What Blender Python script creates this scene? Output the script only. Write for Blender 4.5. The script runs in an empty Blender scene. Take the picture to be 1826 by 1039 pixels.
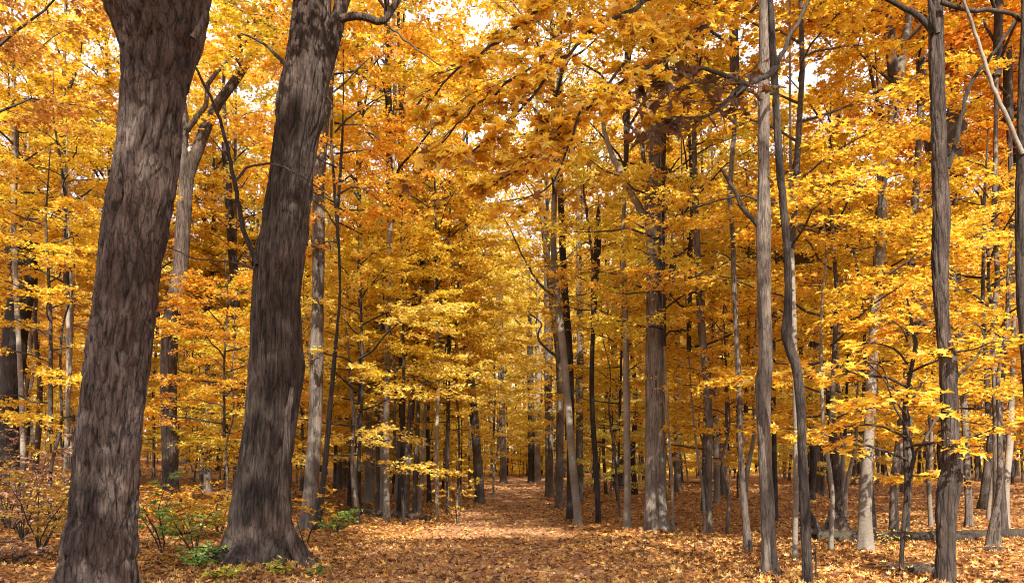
import bpy, math, random
import numpy as np
from mathutils import Vector
C = bpy.context.scene.collection
SC = bpy.context.scene
R = np.random.default_rng(11)
random.seed(5)
# ------------------------------------------------------------------ camera, sky, sun
F, CX, HY, CH = 1433.0, 913.0, 835.0, 1.6          # focal length in photo pixels, centre column, horizon row, eye height
cd = bpy.data.cameras.new('camera'); cam = bpy.data.objects.new('camera', cd); C.objects.link(cam)
cd.sensor_width = 36; cd.lens = 36*F/1826; cd.shift_y = (HY-519.5)/1826
cd.clip_start = 0.05; cd.clip_end = 3000
cam.location = (0, 0, CH); cam.rotation_euler = (math.radians(90), 0, 0)
SC.camera = cam
SUN_EL, SUN_AZ = math.radians(43), math.radians(171)   # azimuth clockwise from the view direction
W = bpy.data.worlds.new('World'); SC.world = W; W.use_nodes = True
wn = W.node_tree; bg = wn.nodes['Background']
sky = wn.nodes.new('ShaderNodeTexSky'); sky.sky_type = 'NISHITA'; sky.sun_disc = False
sky.sun_elevation = SUN_EL; sky.sun_rotation = SUN_AZ; sky.air_density = 1.0; sky.dust_density = 2.0
cn = wn.nodes.new('ShaderNodeTexNoise'); cn.inputs['Scale'].default_value = 5; cn.inputs['Detail'].default_value = 6
ctc = wn.nodes.new('ShaderNodeTexCoord'); wn.links.new(ctc.outputs['Generated'], cn.inputs[0])
cr_ = wn.nodes.new('ShaderNodeMapRange'); wn.links.new(cn.outputs[0], cr_.inputs[0]); cr_.inputs[1].default_value = .35; cr_.inputs[2].default_value = .6; cr_.inputs[3].default_value = .25; cr_.inputs[4].default_value = .95
cm = wn.nodes.new('ShaderNodeMixRGB'); cm.inputs[2].default_value = (4.2, 4.4, 4.9, 1); wn.links.new(cr_.outputs[0], cm.inputs[0]); wn.links.new(sky.outputs[0], cm.inputs[1])
wn.links.new(cm.outputs[0], bg.inputs[0]); bg.inputs[1].default_value = 0.15
sd = bpy.data.lights.new('sun', 'SUN'); sd.energy = 4.0; sd.angle = math.radians(0.53); sd.color = (1, .93, .82)
so = bpy.data.objects.new('sun', sd); C.objects.link(so)
S = Vector((math.sin(SUN_AZ)*math.cos(SUN_EL), math.cos(SUN_AZ)*math.cos(SUN_EL), math.sin(SUN_EL)))
so.rotation_euler = S.to_track_quat('Z', 'Y').to_euler(); so.location = S*60
vs = SC.view_settings; vs.view_transform = 'Standard'; vs.look = 'None'; vs.gamma = 1; vs.use_curve_mapping = False
vs.exposure = 1.78
cy = SC.cycles
cy.max_bounces = 14; cy.diffuse_bounces = 10; cy.transmission_bounces = 12; cy.glossy_bounces = 2
cy.caustics_reflective = False; cy.caustics_refractive = False
cy.filter_width = 1.05; cy.use_denoising = True; cy.use_adaptive_sampling = True; cy.adaptive_threshold = 0.02
try: cy.sample_clamp_indirect = 6
except Exception: pass

# ------------------------------------------------------------------ numeric helpers
def _h(a):
    a = a.astype(np.uint32)
    a = (a ^ np.uint32(61)) ^ (a >> np.uint32(16)); a = a*np.uint32(9); a ^= a >> np.uint32(4)
    a = a*np.uint32(0x27d4eb2d); a ^= a >> np.uint32(15); return a
def vnoise(p):
    """smooth value noise of (N,3) points, 0..1"""
    i = np.floor(p).astype(np.int64); f = p-i; f = f*f*(3-2*f); out = 0
    for dx in (0, 1):
        for dy in (0, 1):
            for dz in (0, 1):
                k = (i[:, 0]+dx)*73856093 ^ (i[:, 1]+dy)*19349663 ^ (i[:, 2]+dz)*83492791
                w = (f[:, 0] if dx else 1-f[:, 0])*(f[:, 1] if dy else 1-f[:, 1])*(f[:, 2] if dz else 1-f[:, 2])
                out = out+w*(_h(k & 0xffffffff)/4294967295.0)
    return out
def fbm(p, o=3):
    s = 0; a = .5
    for _ in range(o): s = s+a*vnoise(p); p = p*2.03+17.3; a *= .5
    return s/(1-.5**o)
def sstep(a, b, x):
    t = np.clip((x-a)/(b-a), 0, 1); return t*t*(3-2*t)
def nrm(v): return v/np.maximum(np.linalg.norm(v, axis=-1, keepdims=True), 1e-9)
def path_x(y): return -.25+.5*np.sin((y-10)/38.0)*sstep(18, 50, y)+2.2*sstep(62, 95, y)**2
def gz(x, y):
    """height of the forest floor"""
    x = np.atleast_1d(np.asarray(x, float)); y = np.atleast_1d(np.asarray(y, float))
    z = .055*np.maximum(0, -x-5-.05*np.maximum(y, 0))*sstep(6, 18, y)+.55*sstep(32, 80, y)+.02*np.maximum(0, y-80)
    n = fbm(np.stack([x*.22, y*.22, x*0+3], 1), 3)-.5
    off = sstep(1.6, 4, np.abs(x-path_x(y)))
    return np.clip(z, 0, 6)+n*.34*off-.05*(1-off)
def gz1(x, y): return float(gz(x, y)[0])
def px(u, v, d): return np.array(((u-CX)/F*d, d, CH+(HY-v)/F*d))       # photo pixel at a known distance
def hit(u, v):
    """where the sight line of a photo pixel meets the ground"""
    for d in np.arange(6, 140, .1):
        p = px(u, v, d)
        if p[2] <= gz1(p[0], p[1]): return d
    return 120.

# ------------------------------------------------------------------ mesh helpers
class Geo:
    def __init__(s): s.V = []; s.F3 = []; s.F4 = []; s.v3 = []; s.v4 = []; s.n = 0
    def add(s, V, F, val=None):
        F = np.asarray(F)+s.n; s.V.append(np.asarray(V, float)); s.n += len(V)
        val = np.zeros(len(F)) if val is None else val
        if F.shape[1] == 3: s.F3.append(F); s.v3.append(val)
        else: s.F4.append(F); s.v4.append(val)
    def mesh(s, name, mat, smooth=True):
        me = bpy.data.meshes.new(name)
        V = np.concatenate(s.V)
        F3 = np.concatenate(s.F3) if s.F3 else np.zeros((0, 3), int); F4 = np.concatenate(s.F4) if s.F4 else np.zeros((0, 4), int)
        me.vertices.add(len(V)); me.vertices.foreach_set('co', V.astype(np.float32).ravel())
        idx = np.concatenate([F3.ravel(), F4.ravel()]).astype(np.int32)
        st = np.concatenate([np.arange(len(F3))*3, len(F3)*3+np.arange(len(F4))*4]).astype(np.int32)
        me.loops.add(len(idx)); me.loops.foreach_set('vertex_index', idx)
        me.polygons.add(len(st)); me.polygons.foreach_set('loop_start', st)
        me.update(calc_edges=True)
        me.polygons.foreach_set('use_smooth', np.full(len(st), smooth))
        vals = np.concatenate(s.v3+s.v4) if (s.v3 or s.v4) else np.zeros(len(st))
        at = me.attributes.new('v', 'FLOAT', 'FACE'); at.data.foreach_set('value', vals.astype(np.float32))
        me.materials.append(mat); me.update(); return me
def tube(g, P, r, n=5, cap=True):
    P = np.asarray(P, float); m = len(P); r = np.broadcast_to(r, m)
    T = np.empty_like(P); T[1:-1] = P[2:]-P[:-2]; T[0] = P[1]-P[0]; T[-1] = P[-1]-P[-2]; T = nrm(T)
    a = np.array((0, 0, 1.)) if abs(T[0][2]) < .9 else np.array((0, 1., 0))
    u = np.cross(T[0], a); u /= np.linalg.norm(u); U = []
    for t in T:
        u = u-t*np.dot(u, t); u /= max(np.linalg.norm(u), 1e-9); U.append(u)
    U = np.array(U); Wv = np.cross(T, U); th = np.arange(n)*2*math.pi/n
    V = (P[:, None]+r[:, None, None]*(np.cos(th)[None, :, None]*U[:, None]+np.sin(th)[None, :, None]*Wv[:, None])).reshape(-1, 3)
    i = np.arange(m-1)[:, None]*n; j = np.arange(n)[None]; k = (j+1) % n
    g.add(V, np.stack([i+j, i+k, i+n+k, i+n+j], -1).reshape(-1, 4))
def resample(P, r, ds):
    P = np.asarray(P, float); r = np.asarray(r, float)
    s = np.concatenate([[0], np.cumsum(np.linalg.norm(np.diff(P, axis=0), axis=1))]); n = max(4, int(s[-1]/ds)+1)
    t = np.linspace(0, s[-1], n)
    # monotone Hermite-like smoothing: piecewise cubic through the points with averaged tangents
    A = np.column_stack([P, r]); m = np.gradient(A, s, axis=0)
    k = np.clip(np.searchsorted(s, t, 'right')-1, 0, len(s)-2); h = (s[k+1]-s[k])[:, None]; x = ((t-s[k])[:, None])/h
    B = (2*x**3-3*x**2+1)*A[k]+(x**3-2*x**2+x)*h*m[k]+(-2*x**3+3*x**2)*A[k+1]+(x**3-x**2)*h*m[k+1]
    return B[:, :3], np.maximum(B[:, 3], .002), t
def stem_geo(g, P, r, n, ds, bark=.02, bf=9., flare=.5, fh=.3, lobes=5, bumps=.06, seed=0, base_z=None, vstretch=.2):
    """a rough trunk: rings along a curve, pushed in and out by bumps, root flare and bark furrows"""
    P, r, s = resample(P, r, ds); m = len(P)
    T = nrm(np.gradient(P, axis=0)); a = np.array((0, 1., 0)) if abs(T[0][1]) < .8 else np.array((0, 0, 1.))
    U = nrm(np.cross(np.broadcast_to(a, T.shape), T)); Wv = np.cross(T, U)
    th = np.arange(n)*2*math.pi/n; ct, st = np.cos(th), np.sin(th)
    TH = np.tile(th, m); SS = np.repeat(s, n); RR = np.repeat(r, n)
    rad = RR.copy(); Q = np.column_stack([np.cos(TH), np.sin(TH), SS])
    lo = np.column_stack([Q[:, 0]*1.1, Q[:, 1]*1.1, SS*.9])+seed*7.7
    rad *= 1+bumps*2*(fbm(lo, 3)-.5)
    for _ in range(int(s[-1]*.9) if n > 12 else 0):                 # knots where branches were shed
        k0, t0 = random.uniform(.5, s[-1]), random.uniform(0, 6.28); rk = .035+.25*float(np.interp(k0, s, r)); da = (TH-t0+math.pi) % (2*math.pi)-math.pi
        rad += .22*rk*np.exp(-((da*RR)**2+(SS-k0)**2)/rk**2)
    if flare:
        h = SS if base_z is None else np.repeat(np.maximum(P[:, 2]-base_z, 0), n)
        ph = random.random()*6; e = np.exp(-h/fh)
        rad *= 1+flare*e*(.75+.55*np.cos(lobes*TH+ph+.6*np.sin(2*TH+ph)))
    if bark > 0:
        q = np.column_stack([Q[:, 0]*RR*bf, Q[:, 1]*RR*bf, SS*bf*vstretch])+seed*3.1
        wv = fbm(q*.6+9, 2)[:, None]-.5; q = q+wv*np.array((1.3, 1.3, .8))
        n1 = vnoise(q); rid = np.abs(2*n1-1); cre = 1-np.clip(rid*3.2, 0, 1)
        n2 = vnoise(q*np.array((2.1, 2.1, 1.6))+31); cre2 = 1-np.clip(np.abs(2*n2-1)*3.5, 0, 1)
        pl = fbm(q*np.array((1.1, 1.1, 2.2))+55, 3)
        rad += bark*(-cre-.55*cre2+.9*(pl-.5))
    V = (P[:, None]+rad.reshape(m, n, 1)*(ct[None, :, None]*U[:, None]+st[None, :, None]*Wv[:, None])).reshape(-1, 3)
    i = np.arange(m-1)[:, None]*n; j = np.arange(n)[None]; k = (j+1) % n
    g.add(V, np.stack([i+j, i+k, i+n+k, i+n+j], -1).reshape(-1, 4))
    c0 = len(V)
    g.add(np.vstack([P[-1]+T[-1]*r[-1]*.3]+[V[-n:]]), np.column_stack([np.arange(n)+1, (np.arange(n)+1) % n+1, np.zeros(n, int)]))
    g.add(np.vstack([P[0]]+[V[:n]]), np.column_stack([(np.arange(n)+1) % n+1, np.arange(n)+1, np.zeros(n, int)]))
    return P, r
# leaf outlines, base at the origin, tip along +y, unit length
L_MID = (np.array([(0, 0, 0), (-.52, .5, .1), (-.17, .58, .02), (0, 1, -.1), (.17, .58, .02), (.52, .5, .1)]),
         np.array([(0, 2, 1), (0, 3, 2), (0, 4, 3), (0, 5, 4)]))
L_HI = (np.array([(0, .4, -.03), (0, 0, 0), (.4, .08, .05), (.24, .3, .03), (.6, .6, .1), (.22, .62, .02), (.12, .84, 0), (0, 1.05, -.12),
                  (-.12, .84, 0), (-.22, .62, .02), (-.6, .6, .1), (-.24, .3, .03), (-.4, .08, .05)]),
        np.array([(0, i, i % 12+1) for i in range(1, 13)]))
L_LOW = (np.array([(0, 0, 0), (-.42, .45, .08), (0, 1, -.05), (.42, .45, .08)]), np.array([(0, 2, 1), (0, 3, 2)]))
L_OVAL = (np.array([(0, 0, 0), (-.2, .3, .05), (-.2, .65, .04), (0, 1, -.08), (.2, .65, .04), (.2, .3, .05)]),
          np.array([(0, 2, 1), (0, 3, 2), (0, 4, 3), (0, 5, 4)]))
L_CURL = (np.array([(0, .4, -.02), (0, 0, .06), (.42, .1, .2), (.22, .3, .06), (.5, .62, .32), (.2, .62, .08), (0, 1, .3),
                    (-.2, .62, .05), (-.5, .6, .12), (-.24, .3, .02), (-.4, .06, .1)]), np.array([(0, i, i % 10+1) for i in range(1, 11)]))
def leaves(g, pos, dirv, nor, size, tpl, rg):
    """one leaf at each position: dirv runs base to tip, nor is the upper side"""
    N = len(pos); V0, F0 = tpl
    y = nrm(dirv-nor*np.sum(dirv*nor, 1, keepdims=True)); x = np.cross(y, nor)
    sc = np.broadcast_to(size, N)[:, None, None]; fold = rg.uniform(.2, 2.2, N)[:, None, None]
    V = pos[:, None]+sc*(V0[None, :, 0:1]*x[:, None]*rg.uniform(.85, 1.1, N)[:, None, None]+V0[None, :, 1:2]*y[:, None]+V0[None, :, 2:3]*nor[:, None]*fold)
    Fa = (np.arange(N)[:, None, None]*len(V0)+F0[None]).reshape(-1, 3)
    g.add(V.reshape(-1, 3), Fa, np.repeat(rg.random(N), len(F0)))

# ------------------------------------------------------------------ materials
def newmat(name):
    m = bpy.data.materials.new(name); m.use_nodes = True; nt = m.node_tree; nt.nodes.clear()
    return m, nt, nt.nodes.new('ShaderNodeOutputMaterial')
def nd(nt, t, **k):
    n = nt.nodes.new(t)
    for a, b in k.items(): setattr(n, a, b)
    return n
def ramp(nt, stops, fac):
    r = nd(nt, 'ShaderNodeValToRGB'); e = r.color_ramp.elements
    while len(e) < len(stops): e.new(.5)
    for q, (p, c) in zip(e, stops): q.position = p; q.color = (*c, 1)
    nt.links.new(fac, r.inputs[0]); return r.outputs[0]
def leaf_mat(name, trans=.5, gloss=.06):
    """thin leaf: colour comes from the object's own colour, varied leaf by leaf"""
    m, nt, out = newmat(name); L = nt.links.new
    oi = nd(nt, 'ShaderNodeObjectInfo'); at = nd(nt, 'ShaderNodeAttribute', attribute_name='v')
    hs = nd(nt, 'ShaderNodeHueSaturation'); mh = nd(nt, 'ShaderNodeMapRange'); L(at.outputs['Fac'], mh.inputs[0])
    mh.inputs[3].default_value = .476; mh.inputs[4].default_value = .526
    mv = nd(nt, 'ShaderNodeMath', operation='MULTIPLY'); mv.inputs[1].default_value = 7.31; L(at.outputs['Fac'], mv.inputs[0])
    fr = nd(nt, 'ShaderNodeMath', operation='FRACT'); L(mv.outputs[0], fr.inputs[0])
    vv = nd(nt, 'ShaderNodeMapRange'); L(fr.outputs[0], vv.inputs[0]); vv.inputs[3].default_value = .74; vv.inputs[4].default_value = 1.04
    L(mh.outputs[0], hs.inputs[0]); L(vv.outputs[0], hs.inputs[2]); L(oi.outputs['Color'], hs.inputs[4])
    br = nd(nt, 'ShaderNodeMath', operation='GREATER_THAN'); br.inputs[1].default_value = .955; L(at.outputs['Fac'], br.inputs[0])
    mx = nd(nt, 'ShaderNodeMixRGB'); L(br.outputs[0], mx.inputs[0]); L(hs.outputs[0], mx.inputs[1]); mx.inputs[2].default_value = (.24, .09, .02, 1)
    d = nd(nt, 'ShaderNodeBsdfDiffuse'); t = nd(nt, 'ShaderNodeBsdfTranslucent'); gl = nd(nt, 'ShaderNodeBsdfGlossy'); gl.inputs['Roughness'].default_value = .45
    L(mx.outputs[0], d.inputs[0]); L(mx.outputs[0], t.inputs[0]); gl.inputs[0].default_value = (.9, .9, .9, 1)
    a = nd(nt, 'ShaderNodeMixShader'); a.inputs[0].default_value = trans; L(d.outputs[0], a.inputs[1]); L(t.outputs[0], a.inputs[2])
    b = nd(nt, 'ShaderNodeMixShader'); b.inputs[0].default_value = gloss; L(a.outputs[0], b.inputs[1]); L(gl.outputs[0], b.inputs[2])
    L(b.outputs[0], out.inputs[0]); return m
def bark_mat(name, dark, mid, pale, sc=7., st=.16, bump=.6, dist=.02, moss=0., furrow=.75, warp=.12, rust=0.):
    m, nt, out = newmat(name); L = nt.links.new
    tc = nd(nt, 'ShaderNodeTexCoord'); mp = nd(nt, 'ShaderNodeMapping'); mp.inputs['Scale'].default_value = (1, 1, st); L(tc.outputs['Object'], mp.inputs[0])
    n1 = nd(nt, 'ShaderNodeTexNoise'); n1.inputs['Scale'].default_value = sc*1.6; n1.inputs['Detail'].default_value = 8; n1.inputs['Roughness'].default_value = .68; L(mp.outputs[0], n1.inputs[0])
    n2 = nd(nt, 'ShaderNodeTexNoise'); n2.inputs['Scale'].default_value = 1.1; n2.inputs['Detail'].default_value = 5; L(tc.outputs['Object'], n2.inputs[0])
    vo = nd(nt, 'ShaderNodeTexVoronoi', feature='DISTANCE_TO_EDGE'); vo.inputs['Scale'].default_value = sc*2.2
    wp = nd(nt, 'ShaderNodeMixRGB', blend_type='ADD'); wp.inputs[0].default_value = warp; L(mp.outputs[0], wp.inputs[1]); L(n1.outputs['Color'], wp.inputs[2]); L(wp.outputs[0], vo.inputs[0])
    ad = nd(nt, 'ShaderNodeMath', operation='MULTIPLY_ADD'); ad.inputs[1].default_value = .75; L(n2.outputs[0], ad.inputs[0])
    ml = nd(nt, 'ShaderNodeMath', operation='MULTIPLY'); ml.inputs[1].default_value = .5; L(n1.outputs[0], ml.inputs[0]); L(ml.outputs[0], ad.inputs[2])
    col = ramp(nt, [(.38, dark), (.6, mid), (.82, pale)], ad.outputs[0])
    nf = nd(nt, 'ShaderNodeTexNoise'); nf.inputs['Scale'].default_value = sc*11; nf.inputs['Detail'].default_value = 6; nf.inputs['Roughness'].default_value = .75; L(mp.outputs[0], nf.inputs[0])
    fr_ = nd(nt, 'ShaderNodeMapRange'); L(nf.outputs[0], fr_.inputs[0]); fr_.inputs[1].default_value = .3; fr_.inputs[2].default_value = .7; fr_.inputs[3].default_value = .45; fr_.inputs[4].default_value = 1.5
    hf = nd(nt, 'ShaderNodeHueSaturation'); L(fr_.outputs[0], hf.inputs[2]); L(col, hf.inputs[4]); col = hf.outputs[0]
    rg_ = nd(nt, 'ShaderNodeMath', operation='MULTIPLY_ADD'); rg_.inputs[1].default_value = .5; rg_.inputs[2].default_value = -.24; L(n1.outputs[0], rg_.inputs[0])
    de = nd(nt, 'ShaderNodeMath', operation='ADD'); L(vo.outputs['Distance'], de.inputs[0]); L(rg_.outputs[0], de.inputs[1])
    fm = ramp(nt, [(.0, (furrow,)*3), (.025, (furrow*.8,)*3), (.085, (0, 0, 0))], de.outputs[0]); fx = nd(nt, 'ShaderNodeMixRGB'); L(fm, fx.inputs[0]); L(col, fx.inputs[1]); fx.inputs[2].default_value = (*[c*.5 for c in dark], 1); col = fx.outputs[0]  # furrow lines in darker bark brown, deepened to add crevice shade
    oi = nd(nt, 'ShaderNodeObjectInfo'); rv = nd(nt, 'ShaderNodeMapRange'); L(oi.outputs['Random'], rv.inputs[0]); rv.inputs[3].default_value = .8; rv.inputs[4].default_value = 1.2
    hs = nd(nt, 'ShaderNodeHueSaturation'); L(rv.outputs[0], hs.inputs[2]); L(col, hs.inputs[4]); col = hs.outputs[0]
    if rust:
        n4 = nd(nt, 'ShaderNodeTexNoise'); n4.inputs['Scale'].default_value = 1.7; n4.inputs['Detail'].default_value = 4; m4 = nd(nt, 'ShaderNodeMapping'); m4.inputs['Scale'].default_value = (1, 1, .4); L(tc.outputs['Object'], m4.inputs[0]); L(m4.outputs[0], n4.inputs[0])
        rk = ramp(nt, [(.5, (0, 0, 0)), (.68, (rust,)*3)], n4.outputs[0]); rx = nd(nt, 'ShaderNodeMixRGB'); L(rk, rx.inputs[0]); L(col, rx.inputs[1]); rx.inputs[2].default_value = (.10, .045, .025, 1); col = rx.outputs[0]
    if moss:
        n3 = nd(nt, 'ShaderNodeTexNoise'); n3.inputs['Scale'].default_value = 2.3; n3.inputs['Detail'].default_value = 6; L(tc.outputs['Object'], n3.inputs[0])
        mk = ramp(nt, [(.52, (0, 0, 0)), (.66, (moss,)*3)], n3.outputs[0]); mm = nd(nt, 'ShaderNodeMixRGB'); L(mk, mm.inputs[0]); L(col, mm.inputs[1]); mm.inputs[2].default_value = (.1, .11, .045, 1); col = mm.outputs[0]
    vr = nd(nt, 'ShaderNodeMath', operation='MINIMUM'); vr.inputs[1].default_value = .14; L(de.outputs[0], vr.inputs[0])
    hsum = nd(nt, 'ShaderNodeMath', operation='MULTIPLY_ADD'); hsum.inputs[1].default_value = 4.; L(vr.outputs[0], hsum.inputs[0]); L(nf.outputs[0], hsum.inputs[2])
    bu = nd(nt, 'ShaderNodeBump'); bu.inputs['Strength'].default_value = bump; bu.inputs['Distance'].default_value = dist; L(hsum.outputs[0], bu.inputs['Height'])
    p = nd(nt, 'ShaderNodeBsdfPrincipled'); p.inputs['Roughness'].default_value = .88; p.inputs['Specular IOR Level'].default_value = .25
    L(col, p.inputs['Base Color']); L(bu.outputs[0], p.inputs['Normal']); L(p.outputs[0], out.inputs[0]); return m
def litter_mat(name, stops, sc, bump=.8):
    """floor under the loose leaves: matted leaf pieces in cells, two sizes"""
    m, nt, out = newmat(name); L = nt.links.new
    tc = nd(nt, 'ShaderNodeTexCoord'); no = nd(nt, 'ShaderNodeTexNoise'); no.inputs['Scale'].default_value = sc*.8; L(tc.outputs['Object'], no.inputs[0])
    wp = nd(nt, 'ShaderNodeMixRGB', blend_type='ADD'); wp.inputs[0].default_value = .09; L(tc.outputs['Object'], wp.inputs[1]); L(no.outputs['Color'], wp.inputs[2])
    v = nd(nt, 'ShaderNodeTexVoronoi'); v.inputs['Scale'].default_value = sc; L(wp.outputs[0], v.inputs[0])
    v2 = nd(nt, 'ShaderNodeTexVoronoi'); v2.inputs['Scale'].default_value = sc*2.3; L(wp.outputs[0], v2.inputs[0])
    sp = nd(nt, 'ShaderNodeSeparateColor'); L(v.outputs['Color'], sp.inputs[0]); sp2 = nd(nt, 'ShaderNodeSeparateColor'); L(v2.outputs['Color'], sp2.inputs[0])
    av = nd(nt, 'ShaderNodeMath', operation='MULTIPLY_ADD'); av.inputs[1].default_value = .6; L(sp.outputs[0], av.inputs[0])
    m2 = nd(nt, 'ShaderNodeMath', operation='MULTIPLY'); m2.inputs[1].default_value = .4; L(sp2.outputs[1], m2.inputs[0]); L(m2.outputs[0], av.inputs[2])
    big = nd(nt, 'ShaderNodeTexNoise'); big.inputs['Scale'].default_value = .5; big.inputs['Detail'].default_value = 4; L(tc.outputs['Object'], big.inputs[0])
    a3 = nd(nt, 'ShaderNodeMath', operation='MULTIPLY_ADD'); a3.inputs[1].default_value = .5; a3.inputs[2].default_value = -.25; L(big.outputs[0], a3.inputs[0])
    a4 = nd(nt, 'ShaderNodeMath', operation='ADD'); L(av.outputs[0], a4.inputs[0]); L(a3.outputs[0], a4.inputs[1])
    col = ramp(nt, stops, a4.outputs[0])
    bu = nd(nt, 'ShaderNodeBump'); bu.inputs['Strength'].default_value = bump; bu.inputs['Distance'].default_value = .03; L(av.outputs[0], bu.inputs['Height'])
    p = nd(nt, 'ShaderNodeBsdfPrincipled'); p.inputs['Roughness'].default_value = .8; p.inputs['Specular IOR Level'].default_value = .3
    L(col, p.inputs['Base Color']); L(bu.outputs[0], p.inputs['Normal']); L(p.outputs[0], out.inputs[0]); return m
def fallen_mat(name, stops):
    m, nt, out = newmat(name); L = nt.links.new
    at = nd(nt, 'ShaderNodeAttribute', attribute_name='v'); oi = nd(nt, 'ShaderNodeObjectInfo')
    ad = nd(nt, 'ShaderNodeMath', operation='ADD'); L(at.outputs['Fac'], ad.inputs[0]); L(oi.outputs['Random'], ad.inputs[1])
    fr = nd(nt, 'ShaderNodeMath', operation='FRACT'); L(ad.outputs[0], fr.inputs[0])
    tc = nd(nt, 'ShaderNodeTexCoord'); no = nd(nt, 'ShaderNodeTexNoise'); no.inputs['Scale'].default_value = 28; L(tc.outputs['Object'], no.inputs[0])
    hv = nd(nt, 'ShaderNodeMapRange'); L(no.outputs[0], hv.inputs[0]); hv.inputs[3].default_value = .6; hv.inputs[4].default_value = 1.4
    hs = nd(nt, 'ShaderNodeHueSaturation'); L(hv.outputs[0], hs.inputs[2]); L(ramp(nt, stops, fr.outputs[0]), hs.inputs[4])
    p = nd(nt, 'ShaderNodeBsdfPrincipled'); p.inputs['Roughness'].default_value = .6; p.inputs['Specular IOR Level'].default_value = .35
    L(hs.outputs[0], p.inputs['Base Color']); t = nd(nt, 'ShaderNodeBsdfTranslucent'); L(hs.outputs[0], t.inputs[0])
    a = nd(nt, 'ShaderNodeMixShader'); a.inputs[0].default_value = .25; L(p.outputs[0], a.inputs[1]); L(t.outputs[0], a.inputs[2]); L(a.outputs[0], out.inputs[0]); return m
M_LEAF = leaf_mat('autumn_leaf')
M_SHRUB = leaf_mat('shrub_leaf', .4)
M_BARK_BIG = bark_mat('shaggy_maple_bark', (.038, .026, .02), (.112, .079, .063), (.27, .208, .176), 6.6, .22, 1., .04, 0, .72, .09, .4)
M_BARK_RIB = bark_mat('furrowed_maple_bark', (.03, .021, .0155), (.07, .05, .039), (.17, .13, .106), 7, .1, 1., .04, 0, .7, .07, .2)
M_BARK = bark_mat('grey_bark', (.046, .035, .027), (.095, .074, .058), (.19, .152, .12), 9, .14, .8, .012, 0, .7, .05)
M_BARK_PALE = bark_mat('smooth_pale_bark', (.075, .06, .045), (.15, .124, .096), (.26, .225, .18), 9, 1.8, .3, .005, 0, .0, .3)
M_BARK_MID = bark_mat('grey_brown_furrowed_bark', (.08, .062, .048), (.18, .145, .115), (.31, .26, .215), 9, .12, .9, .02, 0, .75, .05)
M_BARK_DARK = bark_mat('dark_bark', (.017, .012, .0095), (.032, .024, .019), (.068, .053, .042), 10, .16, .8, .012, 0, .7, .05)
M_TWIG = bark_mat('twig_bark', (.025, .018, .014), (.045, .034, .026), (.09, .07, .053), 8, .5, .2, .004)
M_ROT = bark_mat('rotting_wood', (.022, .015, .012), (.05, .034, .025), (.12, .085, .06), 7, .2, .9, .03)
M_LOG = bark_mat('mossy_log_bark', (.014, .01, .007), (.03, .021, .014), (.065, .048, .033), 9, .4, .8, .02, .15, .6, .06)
GST = [(0, (.04, .016, .007)), (.25, (.12, .045, .014)), (.45, (.23, .088, .022)), (.65, (.34, .145, .034)), (.85, (.36, .18, .05)), (1, (.38, .22, .09))]
PST = [(0, (.08, .036, .018)), (.25, (.18, .08, .034)), (.5, (.29, .14, .06)), (.75, (.38, .205, .1)), (1, (.48, .32, .2))]
M_GROUND = litter_mat('leaf_covered_soil', GST, 9)
M_PATH = litter_mat('trodden_leaf_path', PST, 13, .5)
M_FALL = fallen_mat('fallen_leaf', [(0, (.05, .02, .009)), (.18, (.15, .056, .017)), (.38, (.34, .14, .032)), (.6, (.50, .24, .055)), (.78, (.60, .35, .10)), (.92, (.46, .31, .16)), (1, (.66, .44, .06))])

# ------------------------------------------------------------------ object helpers
def obj(name, me, parent=None, kind=None, color=None):
    o = bpy.data.objects.new(name, me); C.objects.link(o)
    if parent: o.parent = parent
    if kind: o['kind'] = kind
    if color: o.color = (*color, 1)
    return o
def thing(name, label, cat, loc=(0, 0, 0), group=None):
    e = bpy.data.objects.new(name, None); C.objects.link(e); e.location = loc; e.empty_display_size = .3
    e['label'] = label; e['category'] = cat
    if group: e['group'] = group
    return e

# ------------------------------------------------------------------ ground, path, leaf litter
def grid(xs, ys, zf, mat, name, kind):
    X, Y = np.meshgrid(xs, ys); Z = zf(X.ravel(), Y.ravel()); nx = len(xs)
    i = (np.arange(len(ys)-1)[:, None]*nx+np.arange(nx-1)[None]).ravel()
    g = Geo(); g.add(np.column_stack([X.ravel(), Y.ravel(), Z]), np.column_stack([i, i+1, i+1+nx, i+nx])); return obj(name, g.mesh(name, mat), None, kind)
xs = np.concatenate([-np.geomspace(600, 46, 14), np.arange(-45, 45.1, .45), np.geomspace(46, 600, 14)])
ys = np.concatenate([-np.geomspace(300, 21, 10), np.arange(-20, 8, 1.), np.arange(8, 60, .4), np.arange(60, 110, 1.2), np.geomspace(111, 1200, 16)])
ground = grid(xs, ys, gz, M_GROUND, 'ground', 'structure')
py_ = np.arange(-12, 92, .4); pu = np.linspace(-1, 1, 15)
g = Geo(); Y, U_ = np.meshgrid(py_, pu, indexing='ij'); Y = Y.ravel(); U_ = U_.ravel()
wob = 1.95+1.5*(1-sstep(11, 24, Y))+1.2*sstep(45, 75, Y)+.9*(fbm(np.column_stack([np.sign(U_)*5, Y*.5, Y*0]), 2)-.5)
X = path_x(Y)+U_*wob; Z = gz(X, Y)+.012
i = (np.arange(len(py_)-1)[:, None]*15+np.arange(14)[None]).ravel()
g.add(np.column_stack([X, Y, Z]), np.column_stack([i, i+1, i+16, i+15])); obj('path', g.mesh('path', M_PATH), None, 'structure')
def litter_points(n, d0, d1, a=.82):
    d = np.sqrt(R.uniform(d0*d0, d1*d1, n)); t = R.uniform(-a, a, n); return np.tan(t)*d*.9, d
g = Geo()
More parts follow.
